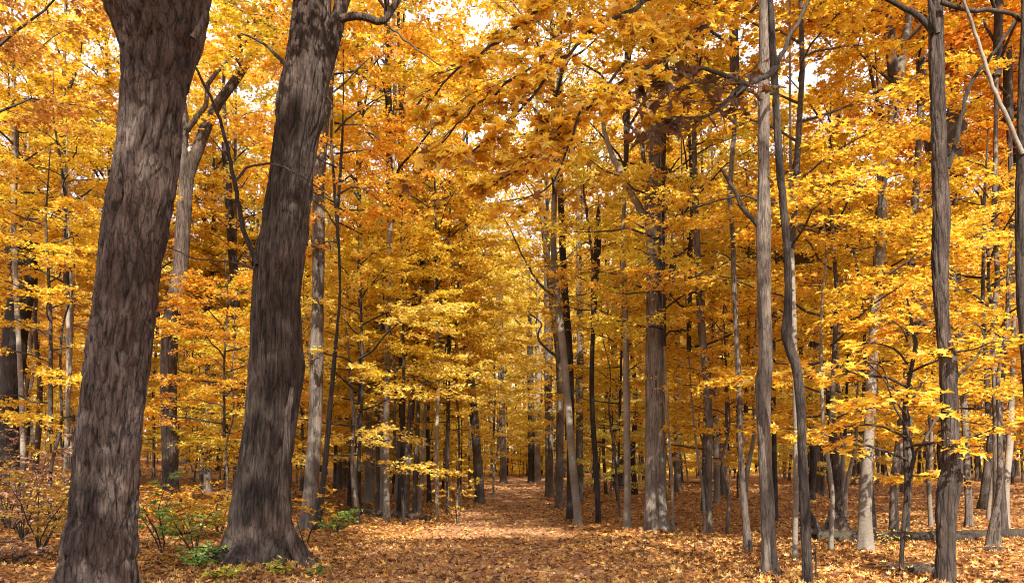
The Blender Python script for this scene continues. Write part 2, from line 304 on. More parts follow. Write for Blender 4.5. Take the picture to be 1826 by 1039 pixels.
for n, d0, d1, tpl, s0, s1 in ((42000, 7.5, 19, L_CURL, .055, .105), (46000, 18, 36, L_MID, .07, .12), (30000, 34, 70, L_LOW, .13, .21)):
    x, y = litter_points(n, d0, d1)
    on = np.abs(x-path_x(y)) < 1.7; keep = (~on) | (R.random(n) < .55); x, y = x[keep], y[keep]; n = len(x)
    an = R.uniform(0, 6.28, n); dv = np.column_stack([np.cos(an), np.sin(an), R.normal(0, .15, n)])
    nn = nrm(np.column_stack([R.normal(0, .32, n), R.normal(0, .32, n), np.where(R.random(n) < .3, -1., 1.)]))
    leaves(g, np.column_stack([x, y, gz(x, y)+R.uniform(.012, .05, n)]), nrm(dv), nn, R.uniform(s0, s1, n), tpl, R)
obj('leaf_litter', g.mesh('leaf_litter', M_FALL, False), None, 'stuff')
lm = []
for k in range(6):
    g = Geo(); leaves(g, np.zeros((1, 3)), np.array([(0, 1., 0)]), np.array([(0, 0, 1.)]), np.array([1.]), L_CURL, R); lm.append(g.mesh('leaf', M_FALL, False))
k = 0
while k < 300:
    d = 10.3+3.2*random.random()**1.6; x = random.uniform(-.62, .62)*d
    if x < -.28*d and random.random() < .5: continue
    o = obj('leaf', lm[k % 6], ground); o.location = (x, d, gz1(x, d)+random.uniform(.03, .055)); s = random.uniform(.085, .135); o.scale = (s, s, s)
    o.rotation_euler = (random.gauss(0, .3), random.gauss(0, .3), random.uniform(0, 6.28)); k += 1

# ------------------------------------------------------------------ crown prototypes: limbs, twigs in flat sprays, leaves
def make_crown(H, Rd, nl, nleaf, size, tpl, seed, elev=(35, 65), flat=.12, low=.5, tw=7, twr=.008):
    rg = np.random.default_rng(seed); gw = Geo(); gl = Geo(); tws = []
    tube(gw, [(0, 0, 0), (.1, .05, H*.4), (.05, -.1, H*.75), (0, 0, H)], [.07*H/12+.02, .05*H/12+.015, .03, .01], 5)
    for k in range(nl):
        t = (k+rg.random()*.6)/nl; az = k*2.4+rg.uniform(-.4, .4)
        L = Rd*(low+(1-low)*math.sin(math.pi*min(1, .15+t*1.0))**.8)*rg.uniform(.75, 1.15)*(1-.55*max(0, t-.6)/.4)
        e0 = math.radians(elev[0]+(elev[1]-elev[0])*t+rg.uniform(-8, 8)); P = [np.array((0, 0, t*H*.88))]; a = az
        for q in range(6):
            el = e0*(1-q/6*.85)+rg.normal(0, .12); a += rg.normal(0, .16)
            P.append(P[-1]+L/6*np.array((math.cos(a)*math.cos(el), math.sin(a)*math.cos(el), math.sin(el))))
        P = np.array(P); r0 = .010+.007*L*(1+twr*100)/1.6; tube(gw, P, np.linspace(r0, .006, 7), 5)
        for j in range(tw):
            u = .22+.78*(j+.5)/tw; i0 = min(5, int(u*6)); p0 = P[i0]+(P[i0+1]-P[i0])*(u*6-i0)
            s = 1 if j % 2 else -1; b = az+s*math.radians(rg.uniform(30, 70)); Lt = L*rg.uniform(.3, .55)*(1-.45*u)+.25
            if j == tw-1: b = a; 
            el = rg.normal(.08, .18); Q = [p0]
            for q in range(4):
                b += rg.normal(0, .14); el -= .05
                Q.append(Q[-1]+Lt/4*np.array((math.cos(b)*math.cos(el), math.sin(b)*math.cos(el), math.sin(el)+rg.normal(0, .06))))
            Q = np.array(Q); tube(gw, Q, np.linspace(twr, .003, 5), 3); tws.append((Q, Lt, b))
            for s2 in (-1, 1):
                c0 = Q[1+(s2 > 0)]; bb = b+s2*rg.uniform(.5, .9); e2 = c0+Lt*.4*np.array((math.cos(bb), math.sin(bb), rg.normal(0, .12)))
                tube(gw, [c0, (c0+e2)/2+(0, 0, .03), e2], [twr*.6, twr*.45, .002], 3); tws.append((np.array([c0, c0*.75+e2*.25, c0*.5+e2*.5, c0*.25+e2*.75, e2]), Lt*.4, bb))
    wts = np.array([w[1] for w in tws])*rg.uniform(.3, 1.7, len(tws)); cnt = rg.multinomial(nleaf, wts/wts.sum())
    pos, dv, nn = [], [], []
    for (Q, Lt, b), n in zip(tws, cnt):
        if not n: continue
        u = rg.uniform(.12, 1.0, n)*3.999; i0 = u.astype(int); p = Q[i0]+(Q[i0+1]-Q[i0])*(u-i0)[:, None]
        sd = np.where(rg.random(n) < .5, -1, 1); an = b+sd*rg.uniform(.3, 1.3, n); lat = rg.uniform(0, .3, n)*Lt*.8
        p = p+np.column_stack([np.cos(an)*lat, np.sin(an)*lat, rg.normal(0, flat*.5, n)-.12*lat])
        dl = np.column_stack([np.cos(an), np.sin(an), rg.normal(-.35, .3, n)]); tl = rg.normal(0, .36, (n, 2))
        pos.append(p); dv.append(nrm(dl)); nn.append(nrm(np.column_stack([tl, np.ones(n)])))
    pos, dv, nn = map(np.concatenate, (pos, dv, nn))
    leaves(gl, pos, dv, nn, rg.uniform(size*.7, size*1.2, len(pos)), tpl, rg)
    return gw.mesh('twigs', M_TWIG), gl.mesh('foliage', M_LEAF, False), H, Rd
TALL = [make_crown(13+i % 3, 4.3+.4*(i % 2), 20, 13500, .14, L_MID, 100+i) for i in range(6)]
THIN = [make_crown(9+i % 2, 4.2, 15, 3600, .14, L_MID, 150+i) for i in range(3)]
UNDER = [make_crown(5.5+(i % 3), 2.6+.3*(i % 2), 19, 11000, .10, L_MID, 200+i, (6, 36), .06, .75, 7, .004) for i in range(5)]
SMALL = [make_crown(2.4, 1.5, 11, 1500, .12, L_HI, 300+i, (5, 35), .05, .8, 5, .005) for i in range(3)]
def put_crown(root, proto, loc, tint, rot, sc=1., sz=1., tilt=(0, 0)):
    for nm, me in (('twigs', proto[0]), ('foliage', proto[1])):
        o = obj(nm, me, root, 'stuff', tint if nm == 'foliage' else None)
        o.location = loc; o.rotation_euler = (tilt[0], tilt[1], rot); o.scale = (sc, sc, sc*sz)
YEL, GOLD, ORA, DEEP, BRO, PALE, LIME = (.89, .635, .056), (.885, .57, .048), (.87, .475, .042), (.82, .33, .04), (.60, .29, .05), (.91, .74, .13), (.66, .61, .07)
DULL = (.72, .46, .08)
def tint_of(c, j=.07): return tuple(max(.005, a*(1+random.uniform(-j, j))) for a in c)

# ------------------------------------------------------------------ the trees one can trace in the photograph
TR = []                                                    # (x, y) of every traced trunk
def traced(name, label, d, rows, mat, top=19, crown=None, tint=GOLD, n=20, ds=.14, bark=.012, bf=12, flare=.45, fh=.3,
           bumps=.05, yj=.25, cb=None, cs=1., group=None, tip=None, lobes=5, vst=.2):
    """rows: (photo row, left edge, right edge) from the foot upward; d: distance, or None to take it from the foot"""
    v0, l0, r0 = rows[0]
    if d is None: d = hit((l0+r0)/2, v0)
    P = [px((l+r)/2, v, d) for v, l, r in rows]; rad = [(r-l)/2/F*d for v, l, r in rows]
    gb = gz1(P[0][0], d)
    if P[0][2] > gb-.2:
        dirn = nrm(P[0]-P[1]); dirn = nrm(dirn+np.array((0, 0, -1.))); k = (P[0][2]-gb+.25)/max(.3, -dirn[2]); P.insert(0, P[0]+dirn*k); rad.insert(0, rad[0])
    P = np.array(P); rad = np.array(rad)
    sm = np.sin(np.linspace(0, 5, len(P))+d)*yj*np.linspace(0, 1, len(P)); P[:, 1] += sm
    if top and P[-1][2] < top:
        dn = nrm(P[-1]-P[-2]); ex = []; er = []; p = P[-1]; r = rad[-1]; n_e = 5; L = (top-p[2])/n_e
        for q in range(n_e):
            dn = nrm(dn*.75+np.array((0, 0, .5))); p = p+dn*L/max(.5, dn[2]); r = r*.74; ex.append(p); er.append(max(r, .02))
        P = np.vstack([P, ex]); rad = np.concatenate([rad, er])
    base = np.array((P[0][0], P[0][1], gb)); root = thing(name, label, 'tree' if name != 'snag' else 'dead tree', base, group)
    g = Geo(); Pl = P-base
    stem_geo(g, Pl, rad, n, ds, bark, bf, flare, fh, lobes, bumps, seed=int(abs(base[0])*37+d*11), base_z=0, vstretch=vst)
    obj('trunk', g.mesh('trunk', mat), root); TR.append((base[0], base[1]))
    if crown:
        c0 = cb if cb else max(7.5, top*.45); x = np.interp(c0, P[:, 2], P[:, 0]); y = np.interp(c0, P[:, 2], P[:, 1]); H = top-c0
        xt = P[-1][0]; yt = P[-1][1]; put_crown(root, crown, (x-base[0], y-base[1], c0-gb), tint_of(tint), random.uniform(0, 6.28), cs, (H+1.5)/crown[2]/cs, (-math.atan2(yt-y, H), math.atan2(xt-x, H)))
    root['_d'] = d; return root, P, d
def branch(root, pts, d, w0, w1, mat=None, n=6, name='branch', dd=None):
    """limb drawn through photo pixels; dd: distance at each point"""
    b = np.array(root.location); dd = dd if dd is not None else [d]*len(pts)
    P = np.array([px(u, v, q) for (u, v), q in zip(pts, dd)])-b; w = np.linspace(w0, w1, len(pts))/2/F*np.array(dd)
    P2, r2, _ = resample(P, w, .12); P2[1:-1] += R.normal(0, .008, P2[1:-1].shape); g = Geo(); tube(g, P2, r2, n)
    return obj(name, g.mesh(name, mat or M_TWIG), root), P2+b

# the two great maples on the left
t1, P1, d1 = traced('maple_tree', 'massive leaning maple with shaggy grey-brown bark at the left front', 10.2,
    [(1075, 92, 250), (1039, 108, 240), (970, 120, 242), (900, 131, 244), (780, 141, 250), (700, 150, 256), (600, 161, 267), (520, 171, 277), (400, 182, 295), (300, 198, 310), (200, 212, 320), (100, 213, 342), (50, 202, 357), (0, 184, 368), (-60, 160, 370)],
    M_BARK_BIG, 17, None, n=230, ds=.03, bark=.045, bf=9, flare=.18, fh=.5, bumps=.07, yj=.1, vst=.26)
t2, P2_, d2 = traced('maple_tree', 'great leaning maple with finely furrowed dark bark and flared roots, second from the left', 13.3,
    [(1012, 402, 520), (985, 405, 524), (950, 410, 518), (900, 414, 517), (800, 430, 522), (700, 440, 535), (660, 442, 541), (600, 447, 538), (520, 452, 536), (450, 460, 545), (350, 477, 557), (250, 491, 570), (200, 495, 582), (150, 505, 587), (100, 515, 590), (50, 521, 592), (0, 525, 592), (-60, 535, 590)],
    M_BARK_RIB, 18, None, n=240, ds=.034, bark=.036, bf=12, flare=.62, fh=.34, bumps=.05, yj=.1, lobes=6, vst=.14)
for r_, P_, d_, k_ in ((t1, P1, d1, 0), (t2, P2_, d2, 1)):
    b_ = np.array(r_.location); xt = np.interp(9.5, P_[:, 2], P_[:, 0])
    put_crown(r_, THIN[k_], (xt-b_[0], P_[-1][1]-b_[1], 9.5), tint_of(ORA), 1.+k_, 1.15)
def flakes(root, P, d, n, seed, rows):
    """loose bark plates curling off a trunk, thin and lifted at one end"""
    rg = np.random.default_rng(seed); b = np.array(root.location); g = Geo(); rows = np.array(rows, float)
    zz = CH+(HY-rows[:, 0])/F*d; rr = (rows[:, 2]-rows[:, 1])/2/F*d; cx_ = ((rows[:, 1]+rows[:, 2])/2-CX)/F*d; o = np.argsort(zz)
    for _ in range(n):
        z = rg.uniform(.1, 6.6); th = rg.uniform(-math.pi, .2) if rg.random() < .8 else rg.uniform(.2, 3.1); r = np.interp(z, zz[o], rr[o]); x = np.interp(z, zz[o], cx_[o]); y = d
        h = rg.uniform(.08, .3); w = rg.uniform(.018, .05); t_ = rg.uniform(.003, .007); lift = rg.uniform(.004, .02); sk = rg.normal(0, .25)
        V = []
        for s_, lf in ((0, 0.), (.5, .35), (1, 1.)):
            for q in (-1, 1):
                for e in (0, 1):
                    a = th+q*w/r*(1-.35*abs(s_-.5)*rg.uniform(.4, 1.6))+sk*s_*h; R_ = r*1.0+.002+lift*lf+e*t_; V.append((x+R_*math.cos(a)-b[0], y+R_*math.sin(a)-b[1], z-h*s_-b[2]))
        Fq = []
        for s_ in (0, 4): Fq += [(s_+1, s_+3, s_+7, s_+5), (s_, s_+4, s_+6, s_+2), (s_, s_+1, s_+5, s_+4), (s_+2, s_+6, s_+7, s_+3)]
        Fq += [(8, 9, 11, 10), (0, 2, 3, 1)]; g.add(np.array(V), np.array(Fq))
    obj('bark_flakes', g.mesh('bark_flakes', M_BARK_BIG, False), root.children[0], 'stuff')
flakes(t1, P1, 10.2, 170, 3, [(1039, 108, 240), (900, 131, 244), (700, 150, 256), (520, 171, 277), (400, 182, 295), (300, 198, 310), (200, 212, 320), (100, 213, 342), (0, 184, 368)])
branch(t1, [(345, 70), (358, 45), (368, 22)], 10.0, 16, 7, M_BARK_BIG, 8, 'branch_stub')
branch(t2, [(556, 230), (572, 150), (590, 85), (602, 40), (612, -5), (622, -70)], 13.25, 30, 24, M_BARK_RIB, 14)
branch(t2, [(606, 34), (640, 28), (685, 38), (700, 15), (716, -12), (724, -60)], 13.0, 15, 10, M_BARK_RIB, 8)
branch(t2, [(690, 42), (722, 72), (757, 98), (787, 118)], 13.0, 4, 2)
branch(t2, [(459, 472), (437, 418), (421, 342), (407, 270), (391, 212), (372, 166), (346, 116)], 13.0, 10, 4, M_BARK_DARK)
branch(t2, [(421, 322), (440, 300), (470, 292), (520, 305), (560, 330), (588, 352)], 12.4, 5, 2)
branch(t2, [(455, 478), (405, 468), (352, 462), (295, 440)], 12.8, 4, 2)
branch(t2, [(512, 118), (490, 96), (470, 78), (430, 60)], 13.2, 8, 3)
branch(t2, [(548, 1018), (527, 985), (514, 945), (507, 900), (506, 850), (511, 790), (514, 730), (522, 690)], 12.78, 20, 9, M_BARK_RIB, 10, 'bark_ridge')
for k, (an, L) in enumerate(((-.35, .95), (-1.0, .7), (-1.75, .55), (-2.5, .75), (3.3, .8), (.5, .7))):   # surface roots running into the litter
    g = Geo(); c, s_ = math.cos(an), math.sin(an); w_ = .1*math.sin(k*2.)
    stem_geo(g, [(.25*c, .25*s_, .5), (.5*c, .5*s_, .2), (.5*c+L*.5*c-w_*s_, .5*s_+L*.5*s_+w_*c, .05), (.5*c+L*c-2*w_*s_, .5*s_+L*s_+2*w_*c, -.08)], [.15, .13, .085, .03], 16, .04, .012, 14, 0, .3, 5, .1, k)
    obj('root', g.mesh('root', M_BARK_RIB), t2)

Q = dict
left_rows = [
 ('maple_tree', 'forked grey maple between the two great left trunks', 29., [(915, 290, 320), (860, 290, 318), (700, 287, 315), (600, 289, 318), (540, 297, 325), (500, 306, 333), (400, 314, 340), (300, 327, 350), (270, 340, 361), (230, 355, 375), (190, 375, 393), (130, 419, 434), (90, 446, 459), (40, 470, 481), (-60, 490, 499)], M_BARK_RIB, Q(top=21, crown=TALL[2], tint=ORA, cb=16, yj=.1, n=32, ds=.1)),
 ('maple_tree', 'straight grey maple close behind the second great trunk, sunlit halfway up', 20.5, [(948, 533, 567), (900, 538, 567), (760, 550, 575), (600, 554, 578), (520, 559, 580), (450, 560, 582), (350, 560, 581), (220, 570, 588), (120, 580, 596)], M_BARK, Q(top=20, crown=TALL[3], tint=YEL, cb=10.5, n=32, ds=.09)),
 ('young_tree', 'thin dark stem leaning right beside the straight grey maple', 19.8, [(958, 556, 568), (860, 570, 581), (700, 586, 595), (600, 598, 605), (520, 606, 612), (400, 603, 608), (250, 609, 614)], M_BARK_DARK, Q(top=12, crown=UNDER[0], tint=GOLD, cb=7, cs=.9)),
 ('snag', 'broken old trunk with splintered top at the far left edge', 34., [(880, -8, 40), (800, -6, 40), (700, 0, 42), (600, 10, 50), (520, 20, 62), (470, 18, 62), (430, 16, 58), (412, 26, 50)], M_BARK_DARK, Q(top=None, n=30, bumps=.14)),
 ('young_tree', 'slim pale stem standing in front of the broken trunk at the left edge', 27., [(860, 36, 46), (700, 34, 43), (600, 31, 40), (500, 28, 37), (400, 24, 33), (290, 22, 30), (150, 16, 23)], M_BARK_PALE, Q(top=17, crown=UNDER[1], tint=YEL, cb=9.5, cs=1.2)),
 ('young_tree', 'very thin pale sapling stem left of the massive leaning maple', 24., [(860, 112, 119), (750, 114, 121), (600, 119, 125), (480, 122, 127), (390, 125, 129)], M_BARK_PALE, Q(top=12, crown=UNDER[2], tint=YEL, cb=7.5)),
 ('maple_tree', 'dark slender maple just left of the furrowed great trunk', 36., [(870, 416, 434), (780, 417, 433), (700, 415, 432), (600, 412, 428), (520, 409, 425), (400, 402, 416), (250, 396, 408)], M_BARK_DARK, Q(top=21, crown=TALL[4], tint=GOLD)),
 ('maple_tree', 'narrow maple with a pale patch seen left of the dark slender one', 40., [(875, 364, 377), (760, 366, 378), (650, 367, 377), (530, 371, 379), (400, 374, 381)], M_BARK, Q(top=20, crown=TALL[5], tint=YEL)),
]
for nm, lb, d, rows, mt, kw in left_rows:
    r_, P_, d_ = traced(nm, lb, d, rows, mt, **kw)
    if 'forked grey maple between' in lb:
        branch(r_, [(328, 330), (327, 270), (330, 225), (322, 150), (318, 80), (325, -20)], d_, 17, 9, M_BARK, 10)
        branch(r_, [(331, 235), (352, 208), (366, 190), (372, 150), (395, 120), (440, 75), (480, 40)], d_, 11, 5, M_BARK, 8)
def cen(pts): return [(v, u-w/2, u+w/2) for v, u, w in pts]
ysn = 'young_tree'
mid = [
 (ysn, 'slim grey stem leaning right, leftmost of the thin cluster left of the path', None, [(872, 604, 11), (760, 605, 10), (640, 607, 9), (520, 606, 8)], M_BARK, GOLD),
 (ysn, 'slim grey stem with a gentle curve between the leftmost thin stem and the pale pair', None, [(868, 614, 11), (800, 618, 11), (700, 624, 10), (600, 631, 9), (500, 640, 8)], M_BARK, YEL),
 (ysn, 'thin dark stem behind the green bush left of the path', None, [(904, 623, 8), (800, 628, 8), (700, 634, 7), (560, 636, 6)], M_BARK_DARK, YEL),
 (ysn, 'upright pale stem, left one of the pair behind the fallen dark log', None, [(898, 656, 13), (800, 657, 12), (700, 658, 11), (560, 655, 10), (420, 652, 9)], M_BARK_PALE, GOLD),
 (ysn, 'thin sunlit stem leaning right across the left pale stem', None, [(896, 662, 8), (830, 665, 7), (740, 669, 7), (640, 676, 6)], M_BARK_PALE, YEL),
 (ysn, 'narrow grey stem rising behind the middle of the dark log', None, [(911, 673, 9), (800, 674, 8), (700, 674, 8), (520, 676, 7), (380, 680, 6)], M_BARK, GOLD),
 (ysn, 'sunlit pale stem at the middle of the dark log', None, [(914, 684, 13), (800, 683, 12), (700, 681, 11), (600, 678, 10), (480, 676, 8)], M_BARK_PALE, YEL),
 (ysn, 'grey maple stem leaning right over the right end of the dark log', None, [(914, 722, 14), (820, 727, 13), (700, 735, 12), (600, 742, 11), (520, 748, 10), (400, 760, 9), (310, 764, 8)], M_BARK, YEL),
 (ysn, 'slim upright stem, middle of three at the right end of the log', None, [(915, 740, 9), (800, 743, 8), (650, 746, 7), (500, 741, 6)], M_BARK, GOLD),
 (ysn, 'thin brightly lit stem leaning right at the right end of the log', None, [(915, 748, 7), (830, 753, 7), (720, 758, 6), (600, 766, 5)], M_BARK_PALE, YEL),
 (ysn, 'thin straight pale stem standing alone at the left edge of the path', None, [(922, 779, 7), (800, 779, 7), (680, 782, 6), (520, 776, 5)], M_BARK_PALE, YEL),
 (ysn, 'spindly dark stem just right of the lone pale stem by the path', None, [(917, 797, 4), (800, 799, 4), (690, 800, 3)], M_BARK_DARK, GOLD),
 (ysn, 'spindly leaning stem nearest the path edge on the left', None, [(911, 814, 5), (800, 819, 4), (690, 815, 4)], M_BARK, YEL),
 ('maple_tree', 'grey maple leaning left at the left side of the path', None, [(897, 856, 18), (800, 850, 16), (700, 841, 16), (620, 832, 14), (520, 824, 12), (400, 830, 11)], M_BARK, YEL),
 ('maple_tree', 'straight maple far down the path on its left side', None, [(862, 898, 13), (760, 896, 12), (650, 893, 11), (500, 890, 10)], M_BARK, YEL),
 ('maple_tree', 'dark far maple, left of the pair closing the end of the path', None, [(860, 947, 11), (760, 947, 11), (620, 945, 10)], M_BARK_DARK, YEL),
 ('maple_tree', 'sunlit far maple, right of the pair closing the end of the path', None, [(860, 959, 12), (760, 958, 11), (620, 960, 10)], M_BARK_PALE, YEL),
 ('maple_tree', 'straight grey maple at the right edge of the path before the leaning trio', None, [(886, 980, 15), (760, 979, 14), (600, 977, 13), (450, 975, 12)], M_BARK, YEL),
 ('maple_tree', 'grey maple at the left of the leaning trio beside the path', None, [(906, 998, 14), (800, 998, 14), (650, 997, 13), (500, 980, 12), (350, 965, 10)], M_BARK, GOLD),
 ('maple_tree', 'tallest of the leaning trio beside the path, its smooth trunk leaning left', None, [(937, 1031, 14), (850, 1023, 14), (700, 1011, 13), (600, 1002, 13), (520, 994, 12), (440, 988, 11), (330, 990, 10), (200, 994, 8)], M_BARK_PALE, YEL),
 ('maple_tree', 'shaded trunk standing close behind the smooth leaning one', None, [(928, 1018, 15), (800, 1018, 14), (600, 1013, 14), (520, 1006, 13), (380, 1000, 11)], M_BARK_DARK, GOLD),
 ('maple_tree', 'straight shaded maple right of the leaning trio', None, [(893, 1034, 13), (750, 1033, 13), (600, 1034, 12), (480, 1032, 10)], M_BARK, GOLD),
 (ysn, 'slightly crooked slender dark maple between the trio and the pale straight one', None, [(932, 1067, 10), (850, 1064, 10), (700, 1056, 9), (600, 1058, 8), (530, 1062, 7), (380, 1066, 6)], M_BARK_DARK, GOLD),
 ('maple_tree', 'slender straight pale maple left of the thick central trunk', None, [(941, 1118, 13), (850, 1118, 12), (700, 1116, 12), (600, 1115, 10), (520, 1114, 9), (400, 1113, 8), (230, 1122, 7)], M_BARK_PALE, YEL),
 ('maple_tree', 'dark maple partly hidden behind the slender pale one', None, [(866, 1100, 16), (780, 1098, 14), (650, 1095, 10), (500, 1095, 9)], M_BARK_DARK, GOLD),
 ('maple_tree', 'shaded far trunk just right of the thick central maple', None, [(877, 1210, 12), (760, 1208, 11), (600, 1206, 10)], M_BARK, GOLD),
 (ysn, 'spindly pale sapling at the right foot of the thick central maple', None, [(952, 1202, 5), (850, 1196, 5), (710, 1187, 4)], M_BARK_PALE, YEL),
 (ysn, 'spindly sapling leaning left in the sunny leaves right of the thick central maple', None, [(948, 1257, 5), (880, 1251, 5), (790, 1241, 4)], M_BARK_PALE, GOLD),
 ('maple_tree', 'grey maple leaning left midway between the central trunk and the crooked pair', None, [(953, 1267, 9), (850, 1267, 9), (780, 1266, 12), (700, 1262, 14), (600, 1250, 14), (520, 1243, 13), (380, 1238, 11)], M_BARK, GOLD),
 ('maple_tree', 'pale maple with sunlit lower trunk behind the left-leaning grey one', None, [(896, 1277, 11), (800, 1277, 11), (680, 1277, 10), (520, 1270, 9)], M_BARK_PALE, YEL),
 ('maple_tree', 'tall slim grey maple curving left, standing before the crooked pair', None, [(984, 1334, 14), (850, 1322, 11), (700, 1316, 10), (600, 1311, 9), (520, 1307, 9), (400, 1304, 9), (350, 1302, 9), (300, 1307, 9), (200, 1316, 8), (120, 1318, 7)], M_BARK, YEL),
 (ysn, 'thin dark stem hugging the right side of the elbowed front maple', None, [(930, 1383, 10), (800, 1383, 9), (600, 1382, 8), (480, 1382, 7)], M_BARK_DARK, GOLD),
 (ysn, 'sunlit pale stem close behind the crooked dark maple', None, [(1003, 1420, 10), (860, 1419, 10), (740, 1414, 10), (560, 1409, 10), (420, 1412, 8)], M_BARK_PALE, GOLD),
 (ysn, 'thin pale stem rising right of the crooked dark maple', None, [(905, 1425, 7), (760, 1426, 6), (520, 1429, 6), (340, 1440, 5)], M_BARK, GOLD),
 ('maple_tree', 'far grey trunk seen above the uprooted stump', None, [(880, 1461, 16), (760, 1462, 16), (600, 1461, 15), (520, 1458, 14)], M_BARK, GOLD),
 ('maple_tree', 'pale trunk leaning right, its foot brightly sunlit, before the long log', None, [(980, 1543, 25), (900, 1542, 23), (820, 1545, 20), (700, 1550, 18), (620, 1553, 16), (520, 1559, 18), (500, 1562, 18), (400, 1570, 17), (300, 1576, 15), (200, 1594, 16), (100, 1613, 20), (50, 1626, 16), (0, 1635, 14)], M_BARK_PALE, GOLD),
 ('maple_tree', 'straight grey maple behind the small forked tree on the right', None, [(958, 1594, 16), (850, 1597, 15), (760, 1612, 17), (620, 1626, 17), (520, 1629, 15), (400, 1633, 14), (300, 1637, 12), (200, 1639, 11), (100, 1641, 10), (0, 1642, 9)], M_BARK, GOLD),
 (ysn, 'leaning stem passing behind the knotty right front trunk', 20., [(1003, 1614, 12), (860, 1620, 12), (700, 1624, 11), (600, 1630, 11), (500, 1640, 10), (400, 1661, 9), (345, 1671, 8), (200, 1690, 7)], M_BARK, GOLD),
 ('maple_tree', 'straight dark maple just right of the knotty front trunk', None, [(940, 1726, 13), (850, 1723, 12), (700, 1718, 12), (600, 1716, 11), (500, 1706, 11), (400, 1703, 10)], M_BARK, ORA),
 ('maple_tree', 'slender grey maple forking high near the right edge of the woods', None, [(975, 1775, 14), (850, 1772, 11), (700, 1770, 10), (560, 1770, 10), (500, 1783, 9), (400, 1784, 9), (250, 1788, 8)], M_BARK, ORA),
 ('maple_tree', 'pale short trunk leaning right near the right edge', None, [(940, 1790, 13), (870, 1792, 12), (800, 1803, 12), (700, 1812, 10), (560, 1815, 9)], M_BARK_PALE, ORA),
]
for k, (nm, lb, d, pts, mt, ti) in enumerate(mid):
    pts = cen(pts)
    if nm == ysn: kw = Q(top=random.uniform(9, 13), crown=UNDER[k % 5], cb=random.uniform(4.2, 6), n=10, ds=.2, bark=.002, flare=.25, fh=.12)
    else: kw = Q(top=random.uniform(19, 23), crown=THIN[k % 3] if 940 < pts[0][1] < 1160 else TALL[k % 6], n=20, ds=.14, bark=.007, flare=.35, fh=.25)
    r_, P_, d_ = traced(nm, lb, d, pts, mt, tint=ti, **kw)
    if 'tallest of the leaning trio' in lb:
        branch(r_, [(998, 640), (975, 622), (958, 597), (966, 580), (945, 560)], d_, 6, 3)
        branch(r_, [(990, 530), (965, 510), (940, 470), (915, 420), (900, 390)], d_, 5, 2)
    if 'pale trunk leaning right, its foot' in lb:
        branch(r_, [(1580, 230), (1560, 160), (1545, 90), (1538, 20)], d_, 9, 4); branch(r_, [(1600, 180), (1575, 330), (1572, 420)], d_-.4, 4, 2)
    if 'forking high' in lb: branch(r_, [(1771, 555), (1764, 510), (1760, 440), (1750, 350)], d_, 8, 4)

# thick central maple with the left limb
t14, P14, d14 = traced('maple_tree', 'thick furrowed maple right of centre with a limb forking up left', None,
    [(950, 1153, 1197), (925, 1150, 1192), (900, 1150, 1190), (800, 1151, 1188), (700, 1151, 1185), (600, 1151, 1184), (520, 1152, 1182), (420, 1150, 1178), (380, 1147, 1177), (320, 1153, 1178), (250, 1155, 1182), (200, 1162, 1186), (100, 1170, 1192), (0, 1186, 1208)],
    M_BARK_MID, 22, THIN[1], YEL, n=64, ds=.06, bark=.012, bf=16, flare=.3, fh=.3, cb=11.5, vst=.1)
branch(t14, [(1155, 395), (1141, 372), (1117, 327), (1093, 279), (1084, 255), (1070, 200)], d14, 15, 7, M_BARK_PALE, 8)
branch(t14, [(1150, 300), (1130, 230), (1118, 225), (1124, 160)], d14+.3, 8, 4, M_BARK, 6)
# the elbowed front maple
t17, P17, d17 = traced('maple_tree', 'front maple with a slight elbow at mid trunk, left of the crooked dark one', None,
    [(1033, 1357, 1391), (1000, 1358, 1386), (900, 1356, 1381), (800, 1352, 1375), (720, 1349, 1375), (690, 1348, 1377), (650, 1354, 1380), (600, 1354, 1379), (520, 1352, 1376), (400, 1350, 1376), (300, 1352, 1372), (200, 1351, 1372), (100, 1351, 1371), (0, 1351, 1372)],
    M_BARK, 17, THIN[0], GOLD, n=80, ds=.04, bark=.009, bf=22, flare=.4, fh=.16, cb=10.5, bumps=.05, yj=.1, vst=.15)
branch(t17, [(1352, 403), (1319, 360), (1299, 323), (1285, 299)], 11.2, 9, 4, M_BARK_DARK)
# the crooked dark maple
t18, P18, d18 = traced('maple_tree', 'crooked dark maple with a sharp kink at mid trunk', 10.8,
    [(1052, 1431, 1450), (1000, 1429, 1447), (900, 1425, 1444), (800, 1422, 1438), (700, 1417, 1434), (655, 1411, 1429), (625, 1401, 1420), (595, 1394, 1412), (560, 1398, 1414), (500, 1401, 1415), (400, 1396, 1410), (350, 1392, 1406), (300, 1387, 1401), (250, 1383, 1397), (150, 1377, 1390), (100, 1373, 1386), (0, 1368, 1379)],
    M_BARK_DARK, 15, THIN[0], ORA, n=60, ds=.04, bark=.010, bf=20, flare=.25, fh=.15, cb=10.5, yj=.1)
branch(t18, [(1384, 118), (1398, 88), (1420, 46), (1440, 6), (1455, -40)], 10.8, 9, 5, M_BARK_DARK)
